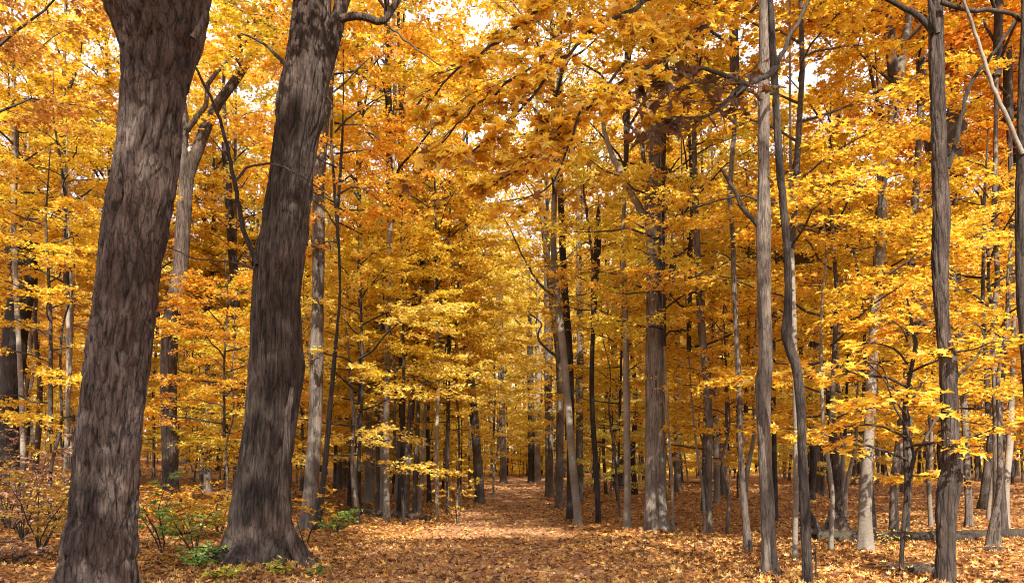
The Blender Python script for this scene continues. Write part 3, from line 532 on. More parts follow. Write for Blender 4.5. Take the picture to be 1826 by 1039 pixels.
# knotty right trunk
t23, P23, d23 = traced('maple_tree', 'knotty front maple on the right with a bend low on its trunk', 10.9,
    [(1050, 1666, 1704), (1000, 1669, 1702), (960, 1670, 1702), (900, 1669, 1705), (870, 1672, 1712), (830, 1682, 1716), (780, 1681, 1712), (700, 1679, 1710), (640, 1677, 1709), (600, 1674, 1700), (520, 1669, 1696), (450, 1666, 1696), (390, 1668, 1699), (300, 1666, 1693), (200, 1662, 1688), (100, 1657, 1684), (0, 1655, 1681)],
    M_BARK_RIB, 16, THIN[2], ORA, n=96, ds=.035, bark=.013, bf=18, flare=.15, fh=.2, cb=10.5, bumps=.09, yj=.1)
branch(t23, [(1664, 58), (1646, 35), (1616, 15), (1581, -2), (1540, -30)], 10.8, 13, 6, M_BARK_DARK, 8)
branch(t23, [(1678, 4), (1726, 17), (1791, 20), (1826, 38), (1880, 55)], 10.7, 9, 6, M_BARK_DARK, 8)
branch(t23, [(1690, 300), (1700, 270), (1716, 200), (1731, 150), (1761, 110), (1806, 45), (1840, 0)], 11.3, 10, 4, M_BARK_DARK)
branch(t23, [(1700, 680), (1725, 650), (1751, 625), (1754, 590), (1735, 575), (1722, 580)], 10.9, 5, 2)
branch(t23, [(1752, 628), (1790, 618), (1826, 605)], 10.9, 3, 2)
branch(t23, [(1672, 60), (1662, 20), (1650, -30)], 10.7, 10, 6, M_BARK_DARK)
# right edge trunk, mostly outside the picture
t25, P25, d25 = traced('maple_tree', 'dark trunk cut off by the right edge of the view', 10.6,
    [(1060, 1832, 1858), (900, 1831, 1856), (700, 1827, 1851), (520, 1817, 1840), (400, 1817, 1839), (230, 1819, 1839), (0, 1822, 1840)], M_BARK_DARK, 15, THIN[2], ORA, n=40, ds=.06, cb=10.5, yj=.1)
branch(t25, [(1824, 275), (1803, 228), (1786, 190), (1761, 130), (1736, 50), (1716, 0), (1700, -50)], 10.6, 9, 5, M_BARK_PALE)
# small forked tree in front of it
tf, Pf, df = traced(ysn, 'small forked tree with two thin arms left of the knotty front maple', None, cen([(1032, 1606, 8), (945, 1611, 8), (860, 1620, 8), (815, 1630, 8)]), M_BARK_DARK, None, None, n=10, ds=.1, bark=.002, flare=.2, fh=.1, yj=0)
branch(tf, [(1630, 817), (1652, 780), (1666, 755), (1677, 738), (1700, 700)], df, 6, 3); branch(tf, [(1630, 817), (1618, 765), (1597, 728), (1580, 682), (1540, 640)], df, 6, 2)
branch(tf, [(1622, 760), (1610, 700), (1592, 690), (1570, 650), (1530, 648)], df, 4, 2)
put_crown(tf, SMALL[0], (.1, 0, 1.4), tint_of(GOLD), 1., 1.1)

# ------------------------------------------------------------------ overhanging branches of the crooked maple with big leaves, and dead brown clumps
def spray(polys, nleaf, size, seed, tpl, hang=.1, spread=.55, tn=9, dirb=(-1, -.15, -.25)):
    """twigs and leaves along world-space limbs"""
    rg = np.random.default_rng(seed); gw = Geo(); tws = []; db = np.array(dirb)
    for P in polys:
        s = np.concatenate([[0], np.cumsum(np.linalg.norm(np.diff(P, axis=0), axis=1))]); L = s[-1]; m = max(4, int(L*tn/2))
        for j in range(m):
            u = L*(.12+.88*(j+.5)/m); p0 = np.array([np.interp(u, s, P[:, c]) for c in range(3)]); p1 = np.array([np.interp(min(L, u+.1), s, P[:, c]) for c in range(3)])
            tg = nrm(p1-p0+1e-6); side = np.cross(tg, (0, 0, 1.)); side = nrm(side)*(1 if j % 2 else -1)
            d = nrm(tg*.7+side*rg.uniform(.4, 1)+db*.5+rg.normal(0, .15, 3)); Lt = rg.uniform(.35, .95)*(1.1-.5*u/L); Qp = [p0]
            for q in range(4): d = nrm(d+rg.normal(0, .12, 3)+(0, 0, -hang*.5)); Qp.append(Qp[-1]+d*Lt/4)
            Qp = np.array(Qp); tube(gw, Qp, np.linspace(.006, .002, 5), 4); tws.append(Qp)
            for z in range(2):
                c0 = Qp[1+z]; dd = nrm(d+rg.normal(0, .6, 3)*np.array((1, 1, .4))); e = c0+dd*Lt*.5; tube(gw, [c0, (c0+e)/2, e], [.004, .003, .0015], 3); tws.append(np.array([c0+(e-c0)*q/4 for q in range(5)]))
    cnt = rg.multinomial(nleaf, np.full(len(tws), 1/len(tws))); pos, dv, nn = [], [], []
    for Qp, n in zip(tws, cnt):
        if not n: continue
        u = rg.uniform(.15, 1, n)*3.999; i0 = u.astype(int); p = Qp[i0]+(Qp[i0+1]-Qp[i0])*(u-i0)[:, None]
        t = nrm(Qp[-1]-Qp[0]); sdv = nrm(np.cross(t, (0, 0, 1.))); sg = rg.choice((-1, 1), n)[:, None]
        dl = nrm(t*rg.uniform(.1, 1, (n, 1))+sdv*sg*rg.uniform(.3, 1, (n, 1))+rg.normal(0, .2, (n, 3))+np.array((0, 0, -hang*4)))
        pos.append(p+dl*.04); dv.append(dl); nn.append(nrm(rg.normal(0, .38, (n, 3))+np.array((0, -.25, 1.))))
    return gw, *map(np.concatenate, (pos, dv, nn))
limbs = []; ob_ = []
for pts, dd, w0, w1 in (
    ([(1384, 122), (1356, 141), (1323, 149), (1299, 137), (1279, 129), (1242, 121), (1198, 133), (1150, 160)], [10.8, 10.2, 9.6, 9.2, 8.9, 8.5, 8.1, 7.7], 12, 4),
    ([(1323, 150), (1295, 178), (1263, 206), (1222, 208), (1180, 212)], [9.6, 9.3, 9, 8.7, 8.4], 7, 3),
    ([(1368, -10), (1340, -6), (1299, 12), (1263, 44), (1222, 73), (1190, 100), (1120, 140), (1040, 190), (980, 240)], [10.8, 10.2, 9.6, 9.1, 8.6, 8.2, 7.7, 7.2, 6.9], 11, 3),
    ([(1366, -60), (1250, -45), (1153, 0), (1117, 24), (1073, 44), (1010, 100), (950, 170), (880, 240), (830, 285)], [10.8, 9.2, 8.3, 8, 7.8, 7.5, 7.2, 7, 6.9], 10, 3),
    ([(1367, -90), (1200, -90), (1080, -50), (1000, -10), (930, 40), (870, 90), (810, 130), (760, 190)], [10.8, 9.2, 8.3, 7.9, 7.6, 7.4, 7.3, 7.3], 10, 3),
    ([(1040, 190), (1010, 270), (985, 330), (920, 360)], [7.2, 7, 6.9, 6.9], 5, 2),
    ([(1010, 100), (930, 130), (850, 190), (790, 250), (760, 300)], [7.5, 7.3, 7.2, 7.1, 7.1], 5, 2),
    ([(1115, 110), (1060, 180), (1000, 235), (940, 290), (880, 330)], [7.9, 7.6, 7.3, 7.1, 7], 6, 2)):
    o_, p_ = branch(t18, pts, 0, w0, w1, M_BARK_DARK, 7, dd=dd); limbs.append(p_); ob_.append(o_)
gw, pos, dv, nn = spray(limbs[2:], 5400, .12, 77, L_HI)
b18 = np.array(t18.location); gw.V = [v-b18 for v in gw.V]; obj('twigs', gw.mesh('twigs', M_TWIG), t18, 'stuff')
sz = R.uniform(.06, .115, len(pos)); scr = sz/pos[:, 1]*((pos[:, 2]-CH)/pos[:, 1] < .58); big = np.argsort(-scr)[:240]; rest = np.setdiff1d(np.arange(len(pos)), big)
g = Geo(); leaves(g, pos[rest]-b18, dv[rest], nn[rest], sz[rest], L_HI, R); obj('foliage', g.mesh('foliage', M_LEAF, False), t18, 'stuff', (.88, .55, .046))
from mathutils import Matrix
def one_leaf(mat, tpl):
    g = Geo(); leaves(g, np.zeros((1, 3)), np.array([(0, 1., 0)]), np.array([(0, 0, 1.)]), np.array([1.]), tpl, R); return g.mesh('leaf', mat, False)
lmh = [one_leaf(M_LEAF, L_HI) for _ in range(8)]
def leaf_obj(me, p, d, n_, s, parent, color):
    n_ = n_/np.linalg.norm(n_); y = d-n_*np.dot(d, n_); y /= np.linalg.norm(y); x = np.cross(y, n_); o = obj('leaf', me, parent, None, color)
    M = Matrix(((x[0], y[0], n_[0], 0), (x[1], y[1], n_[1], 0), (x[2], y[2], n_[2], 0), (0, 0, 0, 1))); o.matrix_local = Matrix.Translation(Vector(p))@M@Matrix.Diagonal((s, s, s, 1))
for q, i in enumerate(big): leaf_obj(lmh[q % 8], pos[i]-b18, dv[i], nn[i], sz[i], ob_[3], tint_of((.84, .50, .042), .12))
gw, pos, dv, nn = spray(limbs[:2], 210, .15, 78, L_HI, .25)
gw.V = [v-b18 for v in gw.V]; obj('twigs', gw.mesh('twigs', M_TWIG), t18, 'stuff')
sz = R.uniform(.11, .18, len(pos)); g = Geo(); leaves(g, pos[60:]-b18, dv[60:], nn[60:], sz[60:], L_HI, R); obj('foliage', g.mesh('foliage', M_LEAF, False), t18, 'stuff', (.13, .062, .024))
for q in range(60): leaf_obj(lmh[q % 8], pos[q]-b18, dv[q], nn[q], sz[q], ob_[0], tint_of((.12, .056, .022), .25))

# ------------------------------------------------------------------ understory maples that carry the low yellow sprays
TRK = []
for k in range(5):
    g = Geo(); h = 6+k*.8; P = [(0, 0, -.3), (0, 0, 0)]; a = random.random()*6
    for q in range(1, 7): P.append((.10*q*math.cos(a)+random.gauss(0, .07), .10*q*math.sin(a)+random.gauss(0, .07), h*q/6))
    stem_geo(g, P, np.linspace(.05+.008*k, .012, 8), 8, .3, .002, 12, .2, .1, 4, .05, k, 0); TRK.append((g.mesh('trunk', (M_BARK, M_BARK_PALE, M_BARK_DARK)[k % 3]), h, np.array(P[-1])))
BTR = []
for k in range(7):
    g = Geo(); h = 20; P = [(0, 0, -.4), (0, 0, 0)]; a = random.random()*6; ln = random.uniform(.02, .18)
    for q in range(1, 9): P.append((ln*q*math.cos(a)+random.gauss(0, .13), ln*q*math.sin(a)+random.gauss(0, .13), h*q/8))
    stem_geo(g, P, np.concatenate([[.175, .165], np.linspace(.15, .03, 8)]), 14, .3, .006, 10, .4, .3, 5, .06, k+30, 0)
    BTR.append((g.mesh('trunk', (M_BARK, M_BARK_DARK, M_BARK_PALE, M_BARK, M_BARK_RIB, M_BARK_DARK, M_BARK)[k]), np.array(P)))
def sapling(x, y, kind, tint, label, group, cb=2.2, s=1., th=None):
    z = gz1(x, y); root = thing('young_tree', label, 'tree', (x, y, z), group); me, h, tp = TRK[kind % 5]; cr = UNDER[kind % 5]
    o = obj('trunk', me, root); rz = random.uniform(0, 6.28); o.rotation_euler = (0, 0, rz); zs = (cb+cr[2]*s*.7)/h; o.scale = (1, 1, zs)
    put_crown(root, cr, (0, 0, cb), tint_of(tint), random.uniform(0, 6.28), s); TR.append((x, y)); return root
def at(u, d): return (u-CX)/F*d, d
for u, d, kd, ti, cb, s, lb in (
    (1296, 19.5, 0, GOLD, 2.4, .72, 'young maple spreading low golden sprays behind the slim curving grey maple'),
    (1482, 15.5, 1, GOLD, 2.3, 1., 'young maple with flat golden sprays right of the crooked dark maple'),
    (1560, 17, 2, GOLD, 3., 1., 'young maple with layered yellow leaves behind the sunlit leaning trunk'),
    (1762, 15.5, 3, GOLD, 2.6, 1., 'young maple with golden layers right of the knotty front trunk'),
    (1330, 21, 4, YEL, 3.0, 1., 'young yellow maple behind the elbowed front maple'),
    (1105, 27, 0, YEL, 3.4, 1., 'young yellow maple behind the slender pale maple'),
    (640, 25, 1, YEL, 3.6, .8, 'bright young maple among the thin stems left of the path'),
    (720, 23, 2, YEL, 3.9, .75, 'young maple with flat yellow sprays above the dark log'),
    (800, 30, 3, YEL, 3.0, 1., 'young yellow maple at the left edge of the path'),
    (880, 44, 4, PALE, 3.2, 1.1, 'pale yellow young maple far down beside the path'),
    (400, 24, 0, GOLD, 2.4, 1., 'young golden maple filling the gap between the two great trunks'),
    (90, 21, 2, YEL, 2.2, 1., 'young yellow maple left of the massive front trunk'),
    (1660, 22, 4, GOLD, 2.8, 1., 'young golden maple behind the small forked tree'),
    (1010, 40, 1, GOLD, 3., 1.1, 'young golden maple on the right of the far path')):
    x, y = at(u, d); sapling(x, y, kd, ti, lb, None, cb, s)
rnd = random.Random(21)
def free(x, y, r): return all((x-a)**2+(y-b)**2 > r*r for a, b in TR)
MARKS = [(-40, 'left edge'), (55, 'broken old trunk'), (190, 'massive front maple'), (303, 'forked grey maple'), (470, 'furrowed great maple'), (556, 'straight grey maple'), (658, 'pale stem pair'), (725, 'leaning log stem'),
         (779, 'lone pale stem'), (850, 'left pathside maple'), (950, 'end of the path'), (1015, 'leaning trio'), (1117, 'slender pale maple'), (1170, 'thick central maple'), (1265, 'left-leaning maple'), (1320, 'slim curving maple'),
         (1365, 'elbowed front maple'), (1428, 'crooked dark maple'), (1545, 'sunlit leaning trunk'), (1611, 'small forked tree'), (1690, 'knotty front maple'), (1773, 'high forking maple'), (1835, 'right edge')]
HUE = {YEL: 'yellow', GOLD: 'golden', ORA: 'orange', DEEP: 'reddish', BRO: 'brownish', PALE: 'pale yellow', LIME: 'greenish yellow'}
def spot(kind, x, y, ti):
    u = CX+x/y*F; band = 'near' if y < 38 else 'middle' if y < 58 else 'far' if y < 78 else 'farthest'
    if u <= -40: return f'{HUE[ti]} {kind} in the {band} woods beyond the left edge'
    if u >= 1835: return f'{HUE[ti]} {kind} in the {band} woods beyond the right edge'
    for (a, m), (b, k) in zip(MARKS, MARKS[1:]):
        if a <= u < b: return f'{HUE[ti]} {kind}, {band} woods, between {m} and {k}'
n = 0
while n < 120:
    y = math.sqrt(rnd.uniform(22**2, 88**2)); x = rnd.uniform(-.74, .74)*y
    if abs(x-float(path_x(np.array(y)))) < 3.2 or not free(x, y, 1.1): continue
    ti = rnd.choice((YEL, YEL, GOLD, GOLD, PALE, GOLD if x < 0 else ORA))
    sapling(x, y, rnd.randrange(5), ti, spot('understory maple', x, y, ti), 'understory maples of the background wood', rnd.uniform(1.3, 3.6), rnd.uniform(.85, 1.3)); n += 1
def tall(x, y, ti, label, group, s=None, w=None):
    z = gz1(x, y); root = thing('maple_tree', label, 'tree', (x, y, z), group); me, P = BTR[rnd.randrange(7)]; s = s or rnd.uniform(.85, 1.15); w = w or rnd.uniform(.5, 1.25)
    o = obj('trunk', me, root); rz = rnd.uniform(0, 6.28); o.rotation_euler = (0, 0, rz); o.scale = (w, w, s)
    cb = rnd.uniform(5.5, 9.5)*s; k = np.interp(cb/s, P[:, 2], P[:, 0])*w, np.interp(cb/s, P[:, 2], P[:, 1])*w
    cr = TALL[rnd.randrange(6)]; put_crown(root, cr, (k[0]*math.cos(rz)-k[1]*math.sin(rz), k[0]*math.sin(rz)+k[1]*math.cos(rz), cb), tint_of(ti), rnd.uniform(0, 6.28), s*rnd.uniform(.9, 1.1), (20*s-cb+1)/cr[2]/s); TR.append((x, y))
n = 0
while n < 46:                                                      # low bushy maples that close the view under the crowns
    y = rnd.uniform(30, 88); u = rnd.uniform(250, 840) if n < 26 else rnd.uniform(1010, 1500) if n < 34 else rnd.uniform(840, 1010)
    if n >= 34: y = rnd.uniform(84, 97)
    x = (u-CX)/F*y
    if (n < 34 and abs(x-float(path_x(np.array(y)))) < 3) or not free(x, y, 1.): continue
    ti = rnd.choice((YEL, GOLD, YEL, PALE)); sapling(x, y, rnd.randrange(5), ti, spot('low bushy maple', x, y, ti), 'low bushy maples of the background wood', rnd.uniform(.5, 1.5), rnd.uniform(.9, 1.2)); n += 1
n = 0
while n < 200:
    y = math.sqrt(rnd.uniform(27**2, 96**2)); x = rnd.uniform(-.76, .76)*y
    if abs(x-float(path_x(np.array(y)))) < (4.6 if y < 75 else 2.5 if y < 88 else 0) or not free(x, y, 1.7): continue
    u = CX+x/y*F
    ti = PALE if 830 < u < 1010 and y > 36 else rnd.choice((DEEP, ORA, ORA, GOLD)) if u > 1600 else rnd.choice((YEL, GOLD, ORA, BRO)) if u < 350 else rnd.choice((YEL, YEL, GOLD, PALE, ORA))  # crowns around the path end tinted paler, painting in the glow there
    tall(x, y, ti, spot('tall maple', x, y, ti), 'tall maples of the background wood'); n += 1
for u, d, ti in ((1990, 20, ORA), (2150, 27, GOLD), (1960, 31, GOLD), (2330, 34, YEL), (2080, 42, GOLD), (2250, 52, YEL), (-230, 26, GOLD), (-420, 36, YEL), (-300, 48, GOLD), (640, 32, YEL), (712, 29, GOLD), (765, 37, YEL), (690, 24, GOLD), (596, 44, YEL), (790, 52, YEL), (120, 30, GOLD), (40, 40, YEL), (232, 36, GOLD), (420, 42, GOLD), (838, 54, YEL), (992, 50, YEL), (846, 68, PALE), (975, 72, PALE), (905, 93, PALE), (940, 95, YEL), (878, 94, YEL), (1080, 47, GOLD)):
    x, y = at(u, d); tall(x, y, ti, spot('tall maple', x, y, ti), 'tall maples of the background wood', 1.2, .6)
x, y = at(-75, 17); tall(x, y, BRO, 'brown and orange leaved tall tree at the upper left edge, beyond the massive front maple', None, 1., .6)
x, y = at(1790, 19); tall(x, y, DEEP, 'tall maple with deep orange crown at the upper right', None, 1.05, .5)
# wood continued beside and behind the viewpoint: unseen maples added to cast shade
for x, y in ((-9, 3), (-13, 8.5), (-15, 13), (-6.5, -8), (-12, -4), (2.2, -3.5), (3.6, 0.2), (3, -9), (-2.6, -2.5), (-3.6, 0.8), (-2, -13), (-18, 20), (21, 19), (9, -17)):
    tall(x, y, rnd.choice((GOLD, ORA, YEL)), f'maple {"left of" if x < -4 else "right of" if x > 4 else "close to"} the viewpoint outside the picture, added for shade, {"behind it" if y < 0 else "beside it"}', 'shade maples added beside and behind the viewpoint')
# far wood closing the view
rg = np.random.default_rng(9); n = 150000; a = rg.uniform(-.85, .85, n); dd = rg.uniform(98, 135, n)
z = .1+30*rg.random(n)**1.25; cl = vnoise(np.column_stack([a*40, z*.3, dd*.1])); k = rg.random(n) < cl*1.5; a, dd, z = a[k], dd[k], z[k]; n = len(a)
x = np.tan(a)*dd; g = Geo(); an = rg.uniform(0, 6.28, n)
leaves(g, np.column_stack([x, dd, gz(x, dd)+z]), nrm(np.column_stack([np.cos(an), np.sin(an), rg.normal(-.2, .3, n)])), nrm(rg.normal(0, 1, (n, 3))+(0, -.5, .3)), rg.uniform(.55, .95, n), L_LOW, rg)
obj('far_foliage', g.mesh('far_foliage', M_LEAF, False), None, 'stuff', (.90, .66, .08))  # paler leaf colour puts a distant glow into the far wood
g = Geo()
for q in range(260):
    y = rg.uniform(97, 130); x = rg.uniform(-.9, .9)*y; z = gz1(x, y); r = rg.uniform(.1, .3); tube(g, [(x, y, z-.3), (x+rg.normal(0, .4), y, z+9), (x+rg.normal(0, .8), y, z+20)], [r, r*.7, r*.2], 6)
obj('far_trunks', g.mesh('far_trunks', M_BARK_DARK), None, 'stuff')

# ------------------------------------------------------------------ fallen wood
def log(name, label, cat, pts, rad, mat, n=28, ds=.08, bark=.02, bf=9, bumps=.12):
    P = np.array(pts, float); base = P[0].copy(); root = thing(name, label, cat, tuple(base)); g = Geo()
    stem_geo(g, P-base, rad, n, ds, bark, bf, 0, .3, 5, bumps, seed=int(abs(P[0][0])*13)); obj('trunk', g.mesh('trunk', mat), root); return root, base
def gp(u, v, up=0.):
    d = hit(u, v); p = px(u, v, d); p[2] = gz1(p[0], d)+up; return p
a, b = gp(636, 916, .1), gp(766, 929, .08)
l1, lb_ = log('fallen_log', 'rotting dark log lying at the left edge of the path below the thin stems', 'log', [a+(-.6, .25, 0), a, (a+b)/2+(0, 0, .02), b], [.07, .11, .13, .10], M_ROT)
d = hit(1640, 968)
lp = [px(u, v, dd) for u, v, dd in ((1452, 962, d+.5), (1520, 955, d+.4), (1600, 955, d+.3), (1700, 951, d+.5), (1800, 944, d+1.), (1900, 936, d+1.6))]
for p in lp: p[2] = gz1(p[0], p[1])+.05
l2, lb_ = log('fallen_log', 'long mossy log lying across the forest floor on the right', 'log', lp, [.23, .2, .18, .17, .16, .13], M_LOG, 32, .08)
up = lp[0]; ur = thing('uprooted_stump', 'dark uprooted root plate at the left end of the long mossy log', 'stump', (up[0]-.1, up[1], gz1(up[0], up[1])))
ub = np.array(ur.location); rg = np.random.default_rng(4)
for q in range(9):
    an = rg.uniform(-.3, 3.4); L = rg.uniform(.45, .95); e = np.array((-.25*rg.random()-.1+.35*math.cos(an)*.5, math.cos(an)*.6*L, .25+math.sin(an)*L*.75)); g = Geo()
    P = [np.array((.15, 0, .22)), np.array((.02, e[1]*.35, .22+(e[2]-.22)*.4)), np.array((e[0]*.6, e[1]*.8, .22+(e[2]-.22)*.75)), e]
    stem_geo(g, P, [.13, .09, .06, .025], 12, .05, .012, 14, 0, .3, 5, .15, q); obj('root', g.mesh('root', M_ROT), ur)
st, Ps, ds_ = traced('snag', 'dark rotten standing trunk behind the uprooted root plate', None, cen([(944, 1492, 42), (915, 1492, 26), (870, 1493, 19), (820, 1490, 16), (760, 1483, 15), (690, 1478, 13)]), M_ROT, None, None, n=40, ds=.06, bark=.02, bf=10, flare=.25, fh=.2, bumps=.15, yj=0)
for k, (u, v, L, an, r, lb) in enumerate(((1632, 1016, .55, .1, .05, 'rotten dark branch piece lying left of the knotty front maple'), (1590, 1012, .4, 2.6, .035, 'short broken dark stick in the sunny leaves left of the rotten branch piece'),
        (1650, 1028, .5, -.25, .06, 'thick dark rotten chunk at the foot of the knotty front maple'), (1765, 984, .5, .05, .045, 'dark rotten branch lying on leaves near the right edge'), (1192, 952, .28, .1, .04, 'small dark stick at the foot of the thick central maple'), (1120, 858, .9, .1, .07, 'thin dark log lying on the floor behind the slender pale maple'), (1255, 862, 1.8, -.1, .1, 'dark log far back right of the thick central maple'), (60, 992, .9, .05, .04, 'dark fallen branch in the shade at the bottom left'), (905, 1200, .1, .1, .02, ''))):
    if not lb: continue
    p = gp(u, v, r*.7); dv_ = np.array((math.cos(an), math.sin(an), 0))*L
    log('fallen_branch', lb, 'branch', [p-dv_, p-dv_*.3+(0, .03, .02), p+dv_*.4+(0, -.04, .03), p+dv_], [r*.7, r, r*.9, r*.5], M_ROT, 14, .05, .01, 16, .2)
sk = gp(1454, 1034); tr_ = thing('dead_sapling', 'bare brown stick standing just right of the crooked dark maple', 'sapling', tuple(sk)); g = Geo(); tube(g, [(0, 0, -.1), (.01, 0, .25), (0, .02, .55)], [.013, .011, .007], 6); obj('stem', g.mesh('stem', M_TWIG), tr_)

# leaves banked up against the feet of the front trunks, and small fallen twigs
g = Geo()
for root, rr, m in ((t1, .55, 420), (t2, .95, 700), (t17, .2, 200), (t18, .16, 140), (t23, .25, 220), (t14, .4, 260), (tf, .1, 60)):
    bx, by = root.location[:2]; an = R.uniform(0, 6.28, m); q = np.abs(R.normal(0, .28, m)); x = bx+(rr+q-.08)*np.cos(an); y = by+(rr+q-.08)*np.sin(an)
    nn = nrm(np.column_stack([R.normal(0, .5, m)+.5*np.cos(an), R.normal(0, .5, m)+.5*np.sin(an), np.ones(m)])); a2 = R.uniform(0, 6.28, m)
    leaves(g, np.column_stack([x, y, gz(x, y)+.02+R.random(m)*.13*np.exp(-q/.2)]), nrm(np.column_stack([np.cos(a2), np.sin(a2), R.normal(0, .2, m)])), nn, R.uniform(.06, .11, m), L_CURL, R)
obj('leaf_drift', g.mesh('leaf_drift', M_FALL, False), None, 'stuff')
g = Geo(); x, y = litter_points(320, 9, 34)
for a, b in zip(x, y):
    an = random.uniform(0, 6.28); L = random.uniform(.12, .6); z = gz1(a, b)+.045; c_, s_ = math.cos(an)*L, math.sin(an)*L; k = random.gauss(0, .12)
    tube(g, [(a, b, z), (a+c_*.5-k*s_, b+s_*.5+k*c_, z+.02), (a+c_, b+s_, z+random.uniform(-.01, .05))], [.008, .006, .003], 4)
obj('fallen_twigs', g.mesh('fallen_twigs', M_TWIG), None, 'stuff')

# ------------------------------------------------------------------ shrubs and ground plants
def shrub(name, label, cat, u, d, h, w, ns, nleaf, size, tint, tpl=L_OVAL, seed=0, v=None, lean=.5):
    rg = np.random.default_rng(seed+500); x = (u-CX)/F*d; z = gz1(x, d); root = thing(name, label, cat, (x, d, z)); gl = Geo(); tws = []
    for k in range(ns):
        g = Geo(); an = k*2.4+rg.random(); P = [np.array((0, 0, -.05))]; dn = np.array((math.cos(an)*lean*rg.uniform(.3, 1), math.sin(an)*lean*rg.uniform(.3, 1), 1.)); L = h*rg.uniform(.7, 1.1)
        for q in range(5): dn = nrm(dn+rg.normal(0, .14, 3)+np.array((math.cos(an), math.sin(an), -.2))*.13*q*lean); P.append(P[-1]+dn*L/5)
        P = np.array(P); tube(g, P, np.linspace(.006+.006*h, .003, 6), 5); obj('stem', g.mesh('stem', M_TWIG), root)
        for j in range(7):
            u_ = 1.2+3.8*(j+rg.random())/7; i0 = min(4, int(u_)); p0 = P[i0]+(P[i0+1]-P[i0])*(u_-i0); b = rg.uniform(0, 6.28); Lt = w*rg.uniform(.3, .7); e = p0+Lt*np.array((math.cos(b), math.sin(b), rg.uniform(-.1, .35)))
            tws.append(np.array([p0+(e-p0)*t+np.array((0, 0, .06*Lt*math.sin(t*3.1))) for t in np.linspace(0, 1, 5)]))
    g = Geo(); pos, dv, nn = [], [], []
    for Qp, n in zip(tws, rg.multinomial(nleaf, np.full(len(tws), 1/len(tws)))):
        tube(g, Qp, np.linspace(.005, .002, 5), 3)
        if not n: continue
        q = rg.uniform(.1, 1, n)*3.999; i0 = q.astype(int); p = Qp[i0]+(Qp[i0+1]-Qp[i0])*(q-i0)[:, None]; t = nrm(Qp[-1]-Qp[0]); sv = nrm(np.cross(t, (0, 0, 1.)))*rg.choice((-1, 1), n)[:, None]
        dl = nrm(t*.6+sv*rg.uniform(.4, 1.1, (n, 1))+rg.normal(0, .2, (n, 3))); pos.append(p); dv.append(dl); nn.append(nrm(rg.normal(0, .35, (n, 3))+(0, 0, 1.)))
    obj('twigs', g.mesh('twigs', M_TWIG), root, 'stuff')
    leaves(gl, *map(np.concatenate, (pos, dv, nn)), rg.uniform(size*.7, size*1.25, sum(map(len, pos))), tpl, rg); obj('foliage', gl.mesh('foliage', M_SHRUB, False), root, 'stuff', tint); return root
GRN, GR2, PNK = (.22, .36, .05), (.30, .42, .065), (.46, .26, .15)
shrub('shrub', 'fresh green sprig at the foot of the furrowed great maple, low on its left', 'shrub', 352, 12.6, .5, .55, 6, 520, .07, GRN, seed=1)
shrub('shrub', 'taller green sapling rising right beside the massive front maple', 'shrub', 290, 14.3, 1.75, .7, 3, 520, .10, GR2, seed=2)
shrub('shrub', 'green leafy sprig between the two great maples at knee height', 'shrub', 345, 15, 1.05, .8, 5, 420, .09, GR2, seed=3)
shrub('shrub', 'bright green bush right of the thin leaning stem left of the path', 'shrub', 600, 19.5, .75, .7, 5, 420, .10, GRN, seed=4)
shrub('shrub', 'pinkish purple leaved shrub at the far left edge', 'shrub', 40, 15.5, 2.1, 1.1, 6, 1500, .085, PNK, seed=5)
shrub('shrub', 'thin stemmed dull yellow shrub low at the left edge', 'shrub', 70, 13.6, 1.7, 1.0, 5, 1050, .085, DULL, L_MID, 6)
shrub('shrub', 'dull gold shrub immediately left of the massive front maple', 'shrub', 118, 14.5, 1.3, .8, 4, 600, .08, DULL, seed=7)
shrub('shrub', 'brownish leaved low shrub behind the massive front maple', 'shrub', 280, 17, 1.2, 1., 5, 430, .10, BRO, L_MID, 8)
shrub('shrub', 'golden low shrub just left of the furrowed great maple', 'shrub', 392, 18, 1.3, .9, 5, 520, .11, GOLD, L_MID, 9)
shrub('shrub', 'orange leaf cluster on thin stems before the straight grey maple', 'shrub', 545, 16.5, 1.6, .6, 3, 120, .12, ORA, L_MID, 10)
shrub('shrub', 'small tuft of green leaves at the bottom left of the path', 'plant', 566, 12.1, .22, .3, 4, 90, .07, GRN, seed=11)
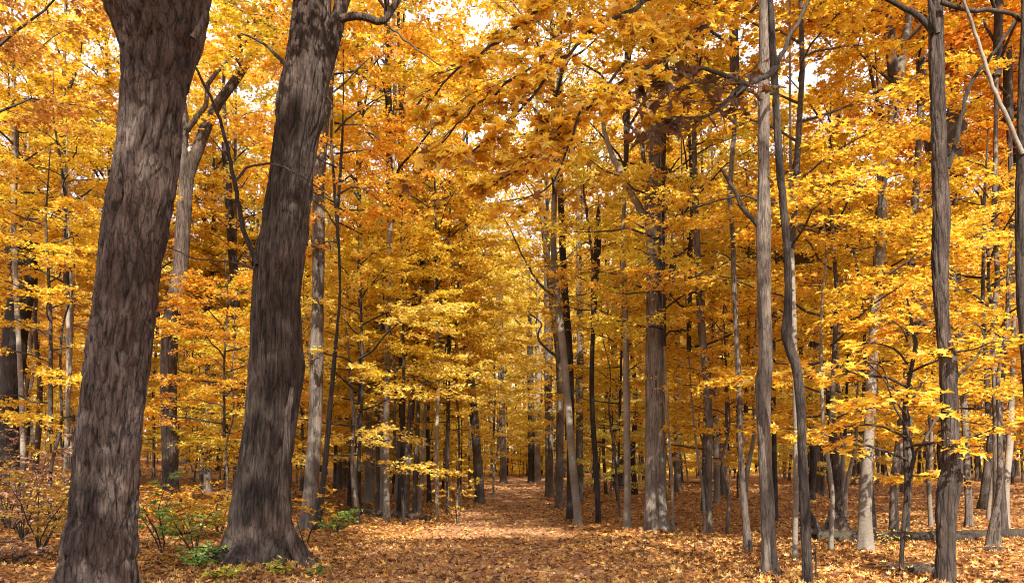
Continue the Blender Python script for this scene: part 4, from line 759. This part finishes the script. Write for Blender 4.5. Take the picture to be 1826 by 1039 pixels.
shrub('shrub', 'yellow green seedling cluster by the right root of the furrowed maple', 'plant', 500, 12.2, .28, .4, 5, 140, .08, LIME, seed=12)
shrub('shrub', 'yellow green seedlings at the bottom edge left of the furrowed maple', 'plant', 400, 11.5, .3, .4, 5, 150, .09, LIME, L_MID, 13)
shrub('shrub', 'dim pink shrub further back at the left edge', 'shrub', 10, 18.5, 2.6, 1.2, 6, 900, .08, PNK, seed=14)
shrub('shrub', 'small golden shrub at the foot of the long mossy log', 'shrub', 1572, 16.3, .5, .4, 4, 60, .07, YEL, seed=15)
shrub('shrub', 'yellow sprig on a thin stem right of the lone pale stem by the path', 'shrub', 815, 24, 2.2, 1., 3, 160, .13, YEL, L_MID, 16)
for k, (u, d, h, w, ns, nl_, sz_, ti, lb) in enumerate((
    (20, 17, 1.5, 1.2, 7, 1000, .08, DULL, 'dull golden bushy undergrowth at the left edge behind the thin yellow shrub'), (95, 19, 1.6, 1.2, 7, 1000, .08, BRO, 'brownish orange bushy undergrowth left of the massive front maple, further back'),
    (60, 22, 2.4, 1.5, 7, 1200, .09, DULL, 'tall dull yellow undergrowth before the broken old trunk'), (265, 21, 1.3, 1.2, 6, 1100, .10, ORA, 'low orange undergrowth before the forked grey maple'),
    (335, 22, 1.3, 1.2, 6, 1100, .10, GOLD, 'low golden undergrowth at the right foot of the forked grey maple'), (385, 20.5, .9, 1., 6, 900, .10, BRO, 'brownish low undergrowth left of the furrowed great maple'),
    (130, 13.2, .5, .6, 6, 420, .08, BRO, 'brown leaved ground shrub at the foot of the massive front maple, left side'), (20, 12.6, .6, .8, 6, 600, .08, PNK, 'dull pink ground shrub at the bottom left corner'),
    (290, 12.8, .4, .6, 6, 420, .08, BRO, 'brownish ground shrub right of the foot of the massive front maple'), (330, 17.5, .8, .9, 5, 600, .09, LIME, 'yellow green low shrub behind the green sprigs'))):
    shrub('shrub', lb, 'shrub', u, d, h, w, ns, nl_, sz_, ti, L_MID if k % 2 else L_OVAL, 40+k, lean=.9)
for o in SC.objects:
    if '_d' in o: del o['_d']
